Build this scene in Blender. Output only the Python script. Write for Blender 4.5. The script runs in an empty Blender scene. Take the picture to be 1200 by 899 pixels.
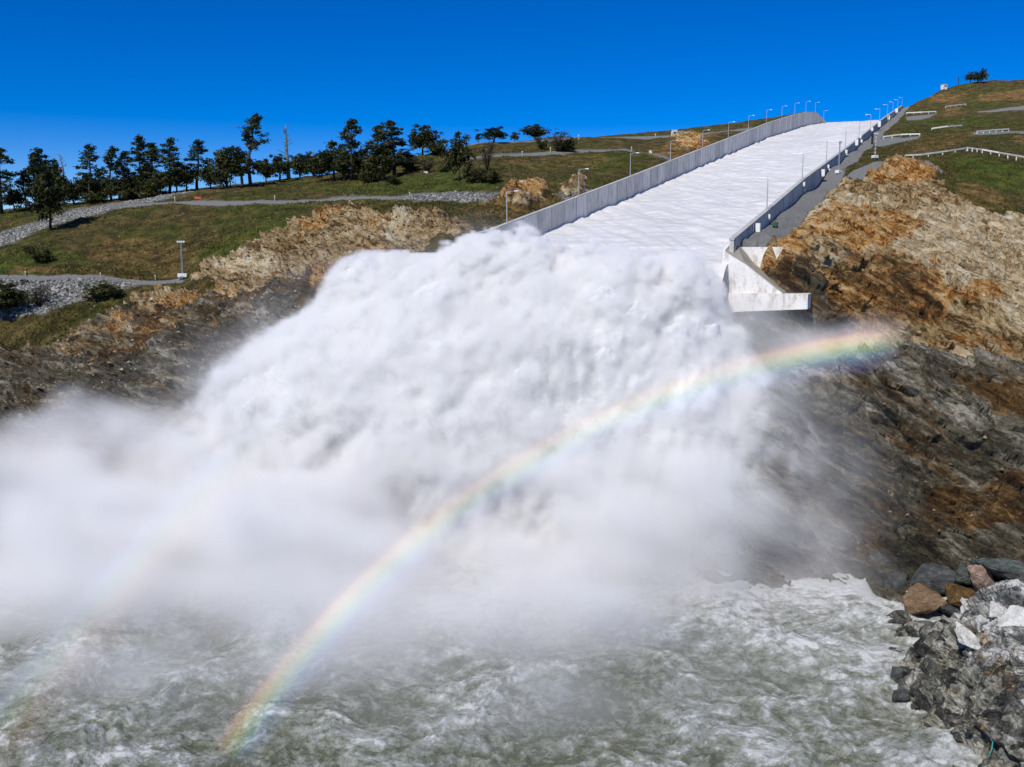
import bpy, bmesh, math, random
import numpy as np
from mathutils import Vector, Matrix

R = math.radians
scene = bpy.context.scene
COL = scene.collection

# ------------------------------------------------------------------ camera
CAM_H, PITCH, FOC = 55.0, R(8.09), 1125.0      # metres above the river, downward tilt, focal length in pixels of a 1200 px frame
cam_d = bpy.data.cameras.new('camera')
cam_d.sensor_fit = 'HORIZONTAL'
cam_d.sensor_width = 36.0
cam_d.lens = 36.0 * FOC / 1200.0
cam_d.clip_start = 0.5
cam_d.clip_end = 12000
cam = bpy.data.objects.new('camera', cam_d)
COL.objects.link(cam)
cam.location = (0, 0, CAM_H)
cam.rotation_euler = (R(90) - PITCH, 0, 0)
scene.camera = cam

# ------------------------------------------------------------------ sun and sky
SUN_DIR = Vector((-0.353, -0.594, 0.722)).normalized()     # towards the sun: behind the camera, to the left
SUN_EL = math.asin(SUN_DIR.z)
SUN_AZ = math.atan2(SUN_DIR.x, SUN_DIR.y)
sun_d = bpy.data.lights.new('sun', 'SUN')
sun_d.energy = 4.2
sun_d.angle = R(0.53)
sun_d.color = (1.0, 0.955, 0.88)
sun = bpy.data.objects.new('sun', sun_d)
COL.objects.link(sun)
sun.rotation_euler = SUN_DIR.to_track_quat('Z', 'Y').to_euler()
sun.location = (0, 0, 300)

world = bpy.data.worlds.new('World')
scene.world = world
world.use_nodes = True
wn, wl = world.node_tree.nodes, world.node_tree.links
wn.clear()
sky = wn.new('ShaderNodeTexSky')
sky.sky_type = 'NISHITA'
sky.sun_disc = False
sky.sun_elevation = SUN_EL
sky.sun_rotation = SUN_AZ
sky.altitude = 300
sky.air_density = 0.64
sky.dust_density = 0.0
sky.ozone_density = 4.0
hs = wn.new('ShaderNodeHueSaturation')
hs.inputs['Hue'].default_value = 0.517
hs.inputs['Saturation'].default_value = 1.52
hs.inputs['Value'].default_value = 1.18
bg = wn.new('ShaderNodeBackground')
bg.inputs['Strength'].default_value = 0.10
wo = wn.new('ShaderNodeOutputWorld')
wl.new(sky.outputs[0], hs.inputs['Color'])
wl.new(hs.outputs[0], bg.inputs[0])
wl.new(bg.outputs[0], wo.inputs[0])

vs = scene.view_settings
vs.view_transform = 'Standard'
vs.look = 'None'
vs.exposure = 0.0
vs.gamma = 1.0
vs.use_curve_mapping = False

cy = scene.cycles
cy.use_denoising = True
cy.denoiser = 'OPENIMAGEDENOISE'
cy.max_bounces = 12
cy.diffuse_bounces = 3
cy.glossy_bounces = 2
cy.transmission_bounces = 2
cy.volume_bounces = 8
cy.transparent_max_bounces = 24
cy.use_adaptive_sampling = True
cy.adaptive_threshold = 0.015
cy.caustics_reflective = False
cy.caustics_refractive = False
cy.volume_step_rate = 2.0
cy.volume_max_steps = 128

# ------------------------------------------------------------------ helpers
random.seed(7)
CP, SP = math.cos(PITCH), math.sin(PITCH)

def ray(px, py):
    """direction (per metre of world Y) seen at a photo pixel: returns X/Y and (Z-CAM_H)/Y"""
    u, v = px - 600.0, 449.5 - py
    y = FOC * CP + v * SP
    return u / y, (v * CP - FOC * SP) / y

def at(px, py, Y):
    a, b = ray(px, py)
    return np.array((a * Y, Y, CAM_H + b * Y))

def tag(o, label=None, cat=None, group=None, kind=None):
    if label: o['label'] = label
    if cat: o['category'] = cat
    if group: o['group'] = group
    if kind: o['kind'] = kind
    return o

def empty(name, loc=(0, 0, 0), rz=0.0):
    o = bpy.data.objects.new(name, None)
    COL.objects.link(o)
    o.empty_display_size = 0.5
    o.location = loc
    o.rotation_euler = (0, 0, rz)
    return o

def mesh_np(name, verts, faces, mat, parent=None, smooth=False, attrs=None):
    """one mesh object from numpy arrays (faces: n x 3 or n x 4)"""
    me = bpy.data.meshes.new(name)
    verts = np.ascontiguousarray(verts, dtype=np.float32)
    faces = np.ascontiguousarray(faces, dtype=np.int32)
    n, k = faces.shape
    me.vertices.add(len(verts))
    me.vertices.foreach_set('co', verts.ravel())
    me.loops.add(n * k)
    me.loops.foreach_set('vertex_index', faces.ravel())
    me.polygons.add(n)
    me.polygons.foreach_set('loop_start', np.arange(0, n * k, k, dtype=np.int32))
    me.polygons.foreach_set('loop_total', np.full(n, k, dtype=np.int32))
    me.polygons.foreach_set('use_smooth', np.full(n, bool(smooth)))
    for an, av in (attrs or {}).items():
        av = np.asarray(av, dtype=np.float32)
        if av.ndim == 1:
            a = me.attributes.new(an, 'FLOAT', 'POINT')
            a.data.foreach_set('value', av)
        else:
            a = me.attributes.new(an, 'FLOAT_VECTOR', 'POINT')
            a.data.foreach_set('vector', np.ascontiguousarray(av).ravel())
    me.update(calc_edges=True)
    if mat: me.materials.append(mat)
    o = bpy.data.objects.new(name, me)
    COL.objects.link(o)
    if parent: o.parent = parent
    return o

def grid_faces(nr, nc):
    i = np.arange((nr - 1) * nc).reshape(nr - 1, nc)[:, :-1].ravel()
    return np.stack([i, i + 1, i + nc + 1, i + nc], 1)

class MB:
    """collects boxes, bars, prisms and tubes, then links them as ONE mesh object"""
    def __init__(s):
        s.v, s.f = [], []
    def add(s, vs_, fs_):
        b = len(s.v)
        s.v += [tuple(map(float, p)) for p in vs_]
        s.f += [tuple(b + i for i in f) for f in fs_]
    def box(s, c, size, rz=0.0, taper=1.0):
        hx, hy, hz = size[0] / 2, size[1] / 2, size[2] / 2
        ca, sa = math.cos(rz), math.sin(rz)
        P = []
        for z, k in ((-hz, 1.0), (hz, taper)):
            for x, y in ((-hx, -hy), (hx, -hy), (hx, hy), (-hx, hy)):
                x2, y2 = x * k, y * k
                P.append((c[0] + ca * x2 - sa * y2, c[1] + sa * x2 + ca * y2, c[2] + z))
        s.add(P, [(3, 2, 1, 0), (4, 5, 6, 7), (0, 1, 5, 4), (1, 2, 6, 5), (2, 3, 7, 6), (3, 0, 4, 7)])
    def tube(s, pts, radii, n=8, cap=True):
        pts = [Vector(p) for p in pts]
        if not hasattr(radii, '__len__'): radii = [radii] * len(pts)
        rings = []
        ref = None
        for i, p in enumerate(pts):
            d = (pts[min(i + 1, len(pts) - 1)] - pts[max(i - 1, 0)]).normalized()
            if ref is None or abs(ref.dot(d)) > 0.98:
                ref = Vector((1, 0, 0)) if abs(d.x) < 0.8 else Vector((0, 1, 0))
            a = (ref - d * ref.dot(d)).normalized()
            ref = a
            b = d.cross(a)
            rings.append([p + (a * math.cos(t) + b * math.sin(t)) * radii[i] for t in (2 * math.pi * k / n for k in range(n))])
        V = [q for r_ in rings for q in r_]
        F = []
        for i in range(len(pts) - 1):
            for k in range(n):
                k2 = (k + 1) % n
                F.append((i * n + k, i * n + k2, (i + 1) * n + k2, (i + 1) * n + k))
        if cap:
            F.append(tuple(range(n - 1, -1, -1)))
            F.append(tuple((len(pts) - 1) * n + k for k in range(n)))
        s.add(V, F)
    def hexa(s, bottom, top):
        """solid between two quads, corners in the same turning order"""
        s.add(list(bottom) + list(top), [(3, 2, 1, 0), (4, 5, 6, 7), (0, 1, 5, 4), (1, 2, 6, 5), (2, 3, 7, 6), (3, 0, 4, 7)])
    def build(s, name, mat, parent=None, bevel=0.0, smooth=False):
        me = bpy.data.meshes.new(name)
        me.from_pydata(s.v, [], s.f)
        bm = bmesh.new(); bm.from_mesh(me)
        bmesh.ops.recalc_face_normals(bm, faces=bm.faces[:])
        if bevel > 0:
            bmesh.ops.bevel(bm, geom=bm.edges[:], offset=bevel, segments=1, affect='EDGES', clamp_overlap=True)
        bm.to_mesh(me); bm.free()
        if smooth:
            for p in me.polygons: p.use_smooth = True
        me.materials.append(mat)
        o = bpy.data.objects.new(name, me)
        COL.objects.link(o)
        if parent: o.parent = parent
        return o

def children(o):
    return [c for c in bpy.data.objects if c.parent == o]

def copy_tree(o, parent=None):
    c = o.copy(); COL.objects.link(c)
    c.parent = parent
    for ch in children(o): copy_tree(ch, c)
    return c

# numpy gradient noise -----------------------------------------------------
_G = np.array([(1,1,0),(-1,1,0),(1,-1,0),(-1,-1,0),(1,0,1),(-1,0,1),(1,0,-1),(-1,0,-1),
               (0,1,1),(0,-1,1),(0,1,-1),(0,-1,-1),(1,1,0),(-1,1,0),(0,-1,1),(0,-1,-1)], dtype=np.float32)
_PERM = np.random.RandomState(11).permutation(4096).astype(np.int32)
_PERM = np.concatenate([_PERM, _PERM])

def _h3(i, j, k):
    return _PERM[(_PERM[(_PERM[i & 4095] + j) & 4095] + k) & 4095]

def pn(P, off=0.0):
    P = np.asarray(P, dtype=np.float32) + np.float32(off)
    F = np.floor(P)
    I = F.astype(np.int32)
    D = (P - F).astype(np.float32)
    W = D * D * D * (D * (D * 6 - 15) + 10)
    out = np.zeros(len(P), dtype=np.float32)
    for a in (0, 1):
        wx = W[:, 0] if a else 1 - W[:, 0]
        for b in (0, 1):
            wy = W[:, 1] if b else 1 - W[:, 1]
            for c in (0, 1):
                wz = W[:, 2] if c else 1 - W[:, 2]
                g = _G[_h3(I[:, 0] + a, I[:, 1] + b, I[:, 2] + c) & 15]
                out += wx * wy * wz * (g[:, 0] * (D[:, 0] - a) + g[:, 1] * (D[:, 1] - b) + g[:, 2] * (D[:, 2] - c))
    return out

def fbm(P, octs=4, gain=0.5, off=0.0):
    o, a = 0.0, 1.0
    for i in range(octs):
        o = o + a * pn(P * (2.03 ** i), off + 13.7 * i)
        a *= gain
    return o

def ridged(P, octs=4, gain=0.5, off=0.0):
    o, a = 0.0, 1.0
    for i in range(octs):
        o = o + a * (1 - 2 * np.abs(pn(P * (2.03 ** i), off + 13.7 * i)))
        a *= gain
    return o

def blocks(P, off=0.0):
    """one random height per cell of a warped lattice: fractured rock"""
    P = np.asarray(P, dtype=np.float32)
    I = np.floor(P + off).astype(np.int32)
    return (_h3(I[:, 0], I[:, 1], I[:, 2]) / 4096.0).astype(np.float32)

def puffs(P, off=0.0):
    """rounded domes packed side by side (union of balls), 0..1"""
    P = np.asarray(P, dtype=np.float32) + np.float32(off)
    I = np.floor(P).astype(np.int32)
    best = np.full(len(P), 9.0, dtype=np.float32)
    for a in (-1, 0, 1):
        for b in (-1, 0, 1):
            for c in (-1, 0, 1):
                i, j, k = I[:, 0] + a, I[:, 1] + b, I[:, 2] + c
                h = _h3(i, j, k)
                ox = (h & 15) / 16.0; oy = ((h >> 4) & 15) / 16.0; oz = ((h >> 8) & 15) / 16.0
                d = (i + ox - P[:, 0]) ** 2 + (j + oy - P[:, 1]) ** 2 + (k + oz - P[:, 2]) ** 2
                best = np.minimum(best, d)
    return np.sqrt(np.clip(1.0 - best * 0.9, 0, 1)).astype(np.float32)

def sstep(a, b, x):
    t = np.clip((np.asarray(x) - a) / (b - a), 0, 1)
    return t * t * (3 - 2 * t)

def in_poly(x, y, poly):
    inside = np.zeros(len(x), dtype=bool)
    n = len(poly)
    for i in range(n):
        x1, y1 = poly[i]; x2, y2 = poly[(i + 1) % n]
        if y1 == y2: continue
        c = ((y1 > y) != (y2 > y)) & (x < (x2 - x1) * (y - y1) / (y2 - y1) + x1)
        inside ^= c
    return inside

# shader helper --------------------------------------------------------------
class NT:
    def __init__(s, name):
        s.m = bpy.data.materials.new(name)
        s.m.use_nodes = True
        s.t = s.m.node_tree
        s.t.nodes.clear()
        s.out = s.t.nodes.new('ShaderNodeOutputMaterial')
    def n(s, typ, **kw):
        nd = s.t.nodes.new(typ)
        for k, v in kw.items(): setattr(nd, k, v)
        return nd
    def l(s, a, b): s.t.links.new(a, b)
    def sett(s, sock, v):
        if isinstance(v, bpy.types.NodeSocket): s.l(v, sock)
        elif isinstance(v, (tuple, list)) and len(v) == 3 and sock.type == 'RGBA': sock.default_value = (*v, 1)
        else: sock.default_value = v
    def math(s, op, a, b=0.0, c=None, clamp=False):
        nd = s.n('ShaderNodeMath', operation=op, use_clamp=clamp)
        s.sett(nd.inputs[0], a); s.sett(nd.inputs[1], b)
        if c is not None: s.sett(nd.inputs[2], c)
        return nd.outputs[0]
    def mix(s, f, a, b, blend='MIX'):
        nd = s.n('ShaderNodeMix', data_type='RGBA', blend_type=blend)
        s.sett(nd.inputs[0], f); s.sett(nd.inputs[6], a); s.sett(nd.inputs[7], b)
        return nd.outputs[2]
    def pos(s, kind='Object'):
        return s.n('ShaderNodeTexCoord').outputs[kind]
    def mapping(s, vec, rot=(0, 0, 0), scale=(1, 1, 1), loc=(0, 0, 0)):
        nd = s.n('ShaderNodeMapping')
        s.l(vec, nd.inputs[0])
        nd.inputs[1].default_value = loc; nd.inputs[2].default_value = rot; nd.inputs[3].default_value = scale
        return nd.outputs[0]
    def strata(s, vec, a, stretch):
        """coordinates whose x axis runs along the bedding direction, stretched along it"""
        nd = s.n('ShaderNodeMapping', vector_type='TEXTURE')
        s.l(vec, nd.inputs[0])
        nd.inputs[2].default_value = Vector(a).to_track_quat('X', 'Z').to_euler()
        nd.inputs[3].default_value = stretch
        return nd.outputs[0]
    def noise(s, vec, scale, detail=4, rough=0.55, dist=0.0):
        nd = s.n('ShaderNodeTexNoise')
        s.l(vec, nd.inputs['Vector'])
        nd.inputs['Scale'].default_value = scale; nd.inputs['Detail'].default_value = detail
        nd.inputs['Roughness'].default_value = rough; nd.inputs['Distortion'].default_value = dist
        return nd.outputs[0]
    def voro(s, vec, scale, feature='F1', out='Distance', rand=1.0):
        nd = s.n('ShaderNodeTexVoronoi', feature=feature)
        s.l(vec, nd.inputs['Vector']); nd.inputs['Scale'].default_value = scale
        nd.inputs['Randomness'].default_value = rand
        return nd.outputs[out]
    def ramp(s, f, stops, interp='LINEAR'):
        nd = s.n('ShaderNodeValToRGB')
        s.sett(nd.inputs[0], f)
        r_ = nd.color_ramp; r_.interpolation = interp
        while len(r_.elements) < len(stops): r_.elements.new(0.5)
        for e, (p, c) in zip(r_.elements, stops):
            e.position = p
            e.color = (c, c, c, 1) if not hasattr(c, '__len__') else (*c, 1)
        return nd.outputs[0]
    def attr(s, name, out='Fac'):
        nd = s.n('ShaderNodeAttribute'); nd.attribute_name = name
        return nd.outputs[out]
    def sep(s, vec):
        nd = s.n('ShaderNodeSeparateXYZ'); s.l(vec, nd.inputs[0]); return nd.outputs
    def bump(s, h, strength=0.5, dist=0.1, normal=None):
        nd = s.n('ShaderNodeBump'); s.l(h, nd.inputs['Height'])
        nd.inputs['Strength'].default_value = strength; nd.inputs['Distance'].default_value = dist
        if normal is not None: s.l(normal, nd.inputs['Normal'])
        return nd.outputs[0]
    def bsdf(s, col, rough=0.9, normal=None, metal=0.0, spec=0.3, **kw):
        nd = s.n('ShaderNodeBsdfPrincipled')
        s.sett(nd.inputs['Base Color'], col); s.sett(nd.inputs['Roughness'], rough)
        s.sett(nd.inputs['Metallic'], metal); s.sett(nd.inputs['Specular IOR Level'], spec)
        if normal is not None: s.l(normal, nd.inputs['Normal'])
        for k, v in kw.items(): s.sett(nd.inputs[k], v)
        return nd.outputs[0]
    def done(s, surf=None, vol=None):
        if surf is not None: s.l(surf, s.out.inputs['Surface'])
        if vol is not None: s.l(vol, s.out.inputs['Volume'])
        return s.m

def plain(name, col, rough=0.7, metal=0.0, var=0.25, scale=2.0, bump=0.0, spec=0.3):
    """a weathered single-colour surface: fine mottling and faint wear"""
    t = NT(name)
    p = t.pos()
    n1 = t.noise(p, scale, 6, 0.65)
    n2 = t.noise(p, scale * 7.3, 3, 0.6)
    f = t.math('ADD', t.math('MULTIPLY', n1, 0.7), t.math('MULTIPLY', n2, 0.3))
    lo = tuple(c * (1 - var) for c in col); hi = tuple(min(1, c * (1 + var)) for c in col)
    c = t.ramp(f, [(0.3, lo), (0.7, hi)])
    nb = t.bump(f, bump, 0.05) if bump else None
    return t.done(t.bsdf(c, rough, nb, metal, spec))

# ------------------------------------------------------------------ spillway axis (plan) and profiles
AZ = R(23.7)
DX, DY = math.sin(AZ), math.cos(AZ)            # uphill direction of the chute
NX, NY = DY, -DX                               # across the chute, towards the right bank
WID = 54.5
R0 = np.array((42.3, 185.0))                   # right wall (outer face) at the lip
L0 = R0 - WID * np.array((NX, NY))             # left wall (inner face) at the lip
KK = DX / DY

def on_line(px, py, P0):
    """point of the vertical plane over a wall line seen at a pixel: distance up the chute, height"""
    a, b = ray(px, py)
    Y = (P0[0] - P0[1] * KK) / (a - KK)
    return (Y - P0[1]) / DY, CAM_H + b * Y

def table(pts, P0):
    q = [on_line(x, y, P0) for x, y in pts]
    return np.array([p[0] for p in q]), np.array([p[1] for p in q])

tL, zL = table([(560, 275), (607, 257), (657.5, 238), (740, 206.5), (820, 175.3), (900, 144), (930, 134.5), (945, 131.2), (957, 131.6)], L0)
tL = np.append(tL, [880, 1000]); zL = np.append(zL, [zL[-1] + 3, zL[-1] + 2])
tW, zW = table([(607, 286), (745, 229), (797, 206), (817, 197), (900, 161.5), (945, 147.5), (971, 144.0)], L0)
tW = np.concatenate([[0], tW, [900, 1000]])
zW = np.concatenate([[zW[0] - 0.182 * tW[1]], zW, [zW[-1] + 8, zW[-1] + 10]])
tR, zR = table([(860, 279.5), (900, 246), (942, 210), (992, 173.5), (1037, 137.5), (1058, 123.5)], R0)
tR = np.append(tR, [1000]); zR = np.append(zR, [zR[-1] + 2])
z_wall_l = lambda t: np.interp(t, tL, zL)
z_wall_r = lambda t: np.interp(t, tR, zR)
z_water = lambda t: np.interp(t, tW, zW)
print('wall L', np.round(tL), np.round(zL)); print('water', np.round(tW), np.round(zW)); print('wall R', np.round(tR), np.round(zR))

def chute(t, s, z):
    """t metres up the chute from the lip, s metres right of the left wall's inner face"""
    return np.array((L0[0] + DX * t + NX * s, L0[1] + DY * t + NY * s, z))

# ------------------------------------------------------------------ terrain: control heights, smoothly interpolated
left_pts = [(-330, 480, 190), (-330, 400, 225), (-330, 325, 255), (-330, 300, 300), (-330, 262, 390),
 (-150, 490, 195), (-150, 400, 228), (-150, 326, 252), (-150, 300, 290), (-150, 268, 350), (-150, 254, 390),
 (0, 490, 200), (0, 440, 215), (0, 376, 238), (0, 330, 250), (0, 321, 255), (0, 300, 275), (0, 283, 300), (0, 262, 330), (0, 248, 380),
 (100, 480, 195), (100, 420, 215), (100, 360, 240), (100, 328, 250), (100, 321.5, 255), (100, 290, 280), (100, 255, 310), (100, 243, 350), (105, 238, 385),
 (200, 440, 195), (200, 380, 218), (200, 345, 238), (200, 327.5, 250), (200, 321, 256), (200, 290, 280), (200, 262, 300), (200, 240, 318), (200, 230, 345), (200, 224, 375),
 (300, 400, 195), (300, 360, 212), (300, 330, 232), (300, 305, 242), (300, 285, 262), (300, 260, 285), (300, 238, 305), (300, 225, 335), (300, 217, 365),
 (360, 350, 200), (360, 310, 222), (360, 280, 235), (370, 268, 245), (380, 255, 265), (400, 236, 292), (400, 225, 320), (400, 211, 350), (400, 206, 362),
 (450, 300, 202), (450, 275, 218), (450, 262, 228), (450, 252, 245), (450, 236, 280), (450, 220, 310), (450, 206, 345), (450, 198, 365),
 (520, 280, 205), (520, 265, 215), (510, 250, 235), (520, 236, 262), (520, 228, 275), (520, 210, 305), (520, 191, 345), (520, 183, 380),
 (580, 246, 240), (575, 231, 262), (600, 215, 290), (570, 201, 320), (560, 187, 355), (560, 167, 430),
 (640, 228, 265), (660, 212, 295), (640, 200, 330), (620, 181.5, 390), (620, 165, 450), (640, 161, 490),
 (700, 198, 345), (700, 178, 410), (700, 161, 520), (760, 178, 420), (760, 162, 520), (760, 158, 580),
 (800, 166, 500), (800, 153, 620), (850, 154, 540), (850, 147, 680), (900, 140.5, 690), (900, 146, 850), (930, 146, 850), (950, 148, 950), (880, 150, 1000)]
left_abs = []
for x_, y_, Y_ in [(-330, 262, 390), (-150, 254, 390), (0, 248, 380), (105, 238, 385), (200, 224, 375), (300, 217, 365), (400, 206, 362), (450, 198, 365), (520, 183, 380), (560, 167, 430)]:
    left_pts.append((x_, y_ + 12, Y_ * 1.3)); left_pts.append((x_, y_ + 40, 1000))
for x_, y_, Y_ in [(640, 161, 490), (760, 158, 580), (850, 147, 680)]:
    left_pts.append((x_, y_ + 4, Y_ * 1.25))
for Y_, z_ in [(182, 2), (172, -6), (150, -8)]:
    for r_ in (-1.0, -0.8, -0.6, -0.45, -0.3, -0.15, -0.05): left_abs.append((r_ * Y_, Y_, z_))
for Y_, z_ in [(203, 47), (196, 40), (188, 24), (180, 4), (170, -8), (150, -8)]:
    left_abs.append((L0[0] + KK * (Y_ - L0[1]), Y_, z_)); left_abs.append((L0[0] + KK * (Y_ - L0[1]) - 14, Y_, z_))
for t_ in (0, 20, 50, 90, 140, 200, 260, 330, 400, 480, 560, 640, 700, 780, 870):
    p_ = chute(t_, -1.0, z_wall_l(t_) - 0.9); left_abs.append(tuple(p_))
    if t_ <= 640:
        p_ = chute(t_, -7.0, z_wall_l(t_) - 0.8); left_abs.append(tuple(p_))

right_pts = [(880, 376, 189), (910, 376, 188), (940, 372, 187), (960, 345, 190),
 (890, 400, 182), (950, 400, 184), (1000, 400, 186), (1050, 400, 186), (1100, 400, 187), (1150, 395, 188), (1200, 390, 189), (1300, 380, 192), (1450, 380, 192),
 (1000, 350, 193), (1050, 350, 196), (1100, 345, 200), (1200, 330, 210), (1300, 320, 215), (1450, 320, 215),
 (930, 300, 191), (960, 300, 202), (1000, 300, 212), (1050, 300, 218), (1100, 300, 225), (1200, 290, 240), (1300, 290, 245), (1450, 290, 245),
 (930, 270, 216), (960, 250, 242), (1000, 250, 255), (1050, 252, 260), (1100, 255, 262), (1200, 262, 262), (1300, 265, 262), (1450, 270, 262),
 (1000, 222, 305), (1050, 222, 303), (1100, 232, 292), (1150, 222, 300), (1200, 235, 295), (1300, 240, 300), (1450, 240, 300),
 (1002, 200, 325), (1025, 190, 334), (1060, 192, 331), (1095, 194, 331), (1130, 183, 342), (1165, 187, 338), (1200, 191, 332), (1300, 195, 330), (1450, 195, 330),
 (1052, 187, 352), (1133, 178, 355), (1200, 186, 345), (1300, 190, 345),
 (1030, 175, 400), (1100, 165, 420), (1150, 165, 420), (1200, 165, 415), (1300, 170, 410), (1450, 175, 410),
 (1035, 163, 470), (1078, 159, 465), (1127, 150, 492), (1181, 154, 456), (1250, 157, 450), (1400, 160, 450),
 (1100, 140, 560), (1200, 140, 560), (1300, 145, 550), (1450, 145, 550),
 (1062, 136, 720), (1097, 133, 730), (1132, 124, 770), (1153, 129, 740), (1200, 124, 740), (1300, 126, 730), (1450, 128, 730),
 (1077, 125, 800), (1090, 114, 850), (1105, 104.5, 880), (1140, 96.5, 900), (1200, 94, 880), (1300, 94, 880), (1450, 94, 880),
 (1105, 114, 1150), (1200, 106, 1150), (1300, 106, 1150), (1450, 106, 1150), (1080, 128, 1000),
 (900, 434, 178), (950, 430, 182), (1000, 429, 183), (1050, 428, 183), (1100, 432, 183), (1150, 440, 183), (1200, 445, 182), (1300, 450, 180), (1450, 450, 180),
 (920, 441, 171), (950, 437, 172), (1000, 435, 172), (1050, 434, 171), (1100, 442, 170), (1150, 452, 169), (1200, 456, 168), (1300, 460, 166), (1450, 460, 166),
 (920, 500, 167), (950, 500, 168), (1050, 500, 167), (1150, 510, 165), (1250, 510, 163), (1400, 510, 162),
 (920, 580, 162), (950, 570, 164), (1050, 560, 163), (1130, 570, 160), (1200, 575, 158), (1300, 575, 156), (1450, 575, 154),
 (940, 640, 159.5), (1000, 630, 160), (1060, 640, 156), (1130, 650, 153), (1200, 645, 151), (1300, 645, 149), (1450, 645, 147),
 (945, 664, 158.5), (1000, 676, 155), (1060, 692, 149), (1130, 690, 147), (1200, 685, 145), (1300, 680, 144), (1450, 680, 142)]
right_abs = []
for x_ in (20, 35, 48, 56): right_abs += [(x_, 148, -5), (x_, 135, -8)]
for x_ in (64, 75, 90, 110, 140): right_abs += [(x_, 138, -4), (x_, 126, -8)]
for Y_, z_ in [(184, 43), (178, 32), (171, 20), (164, 6), (156, -5), (140, -8)]:
    right_abs.append((R0[0] - 0.5 + KK * (Y_ - R0[1]), Y_, z_))
for s_ in (0.0, 4.0):
    right_abs.append(tuple(chute(3.0, WID + s_, 44.0))); right_abs.append(tuple(chute(-0.5, WID + s_, 42.0)))
for t_ in (6.4, 12, 30, 60, 100, 150, 200, 270, 340, 420, 500, 600, 700, 770, 850, 950):
    d_ = np.interp(t_, [0, 30, 100, 800], [1.8, 3.0, 4.0, 4.5])
    for s_ in (0.0, 3.5, 7.0):
        p_ = chute(t_, WID + s_, z_wall_r(t_) - d_); right_abs.append(tuple(p_))

def cross_pt(px, py, t):
    a, b = ray(px, py); q = chute(t, WID, 0); k = NX / NY
    Y = (q[0] - q[1] * k) / (a - k)
    return (a * Y, Y, CAM_H + b * Y)
for a_ in [(922, 288, 4.8), (906, 301, 4.6), (893, 313, 4.4), (940, 300, 4.6), (925, 325, 4.2), (955, 318, 5)]: right_abs.append(cross_pt(*a_))

class Field:
    """smooth height field through control points, in (X/Y, log Y) so that detail scales with distance"""
    def __init__(s, pts, absl):
        q = [at(*p) for p in pts] + [np.array(p, dtype=float) for p in absl]
        q = np.array(q)
        s.c = np.stack([q[:, 0] / q[:, 1], np.log(q[:, 1])], 1)
        h = (q[:, 2] - CAM_H) / q[:, 1]
        n = len(q)
        D = np.sqrt(((s.c[:, None] - s.c[None]) ** 2).sum(-1) + 1e-6)
        A = np.zeros((n + 3, n + 3))
        A[:n, :n] = -D + np.eye(n) * 2e-4
        A[:n, n] = 1; A[:n, n + 1:] = s.c; A[n, :n] = 1; A[n + 1:, :n] = s.c.T
        s.w = np.linalg.solve(A, np.concatenate([h, np.zeros(3)]))
    def h(s, r, l):
        r = np.asarray(r, dtype=np.float32).ravel(); l = np.asarray(l, dtype=np.float32).ravel()
        out = np.empty(len(r), dtype=np.float32)
        w = s.w.astype(np.float32); c = s.c.astype(np.float32)
        for i in range(0, len(r), 20000):
            d = np.sqrt((r[i:i + 20000, None] - c[None, :, 0]) ** 2 + (l[i:i + 20000, None] - c[None, :, 1]) ** 2 + 1e-6)
            out[i:i + 20000] = -d @ w[:-3] + w[-3] + w[-2] * r[i:i + 20000] + w[-1] * l[i:i + 20000]
        return out
    def z(s, X, Y):
        X = np.atleast_1d(np.asarray(X, float)); Y = np.atleast_1d(np.asarray(Y, float))
        return CAM_H + s.h(X / Y, np.log(Y)) * Y
    def hit(s, px, py, y0=152, y1=950):
        """ground point (X, Y) where the ray through a photo pixel first meets the field"""
        a, b = ray(px, py)
        l = np.linspace(math.log(y0), math.log(y1), 900)
        h = s.h(np.full(900, a), l)
        k = np.nonzero(h >= b)[0]
        i = k[0] if len(k) else int(np.argmax(h))
        Y = math.exp(l[i])
        return np.array((a * Y, Y))
FL = Field(left_pts, left_abs)
FR = Field(right_pts, right_abs)

def zone(F, poly, y0=152):
    """photo-traced outline of a patch of ground, carried onto the ground itself"""
    q = [F.hit(x, y, y0) for x, y in poly]
    return [(p[0] / p[1], math.log(p[1])) for p in q]

def masks(F, rr, ll, W, spec, y0=152):
    out = np.zeros(len(rr), dtype=np.float32)
    for poly in spec:
        wt = 1.0
        if isinstance(poly, tuple): poly, wt = poly
        z = zone(F, poly, y0)
        for k in (0.4, 0.8, 1.2, 1.6):
            out += in_poly(rr + W[0] * k, ll + W[1] * k, z) * (wt / 4.0)
    return np.clip(out, 0, 1)

def band(line, w):
    """thin strip either side of a traced line (w pixels wide)"""
    return [(x, y - w / 2) for x, y in line] + [(x, y + w / 2) for x, y in line[::-1]]

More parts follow.
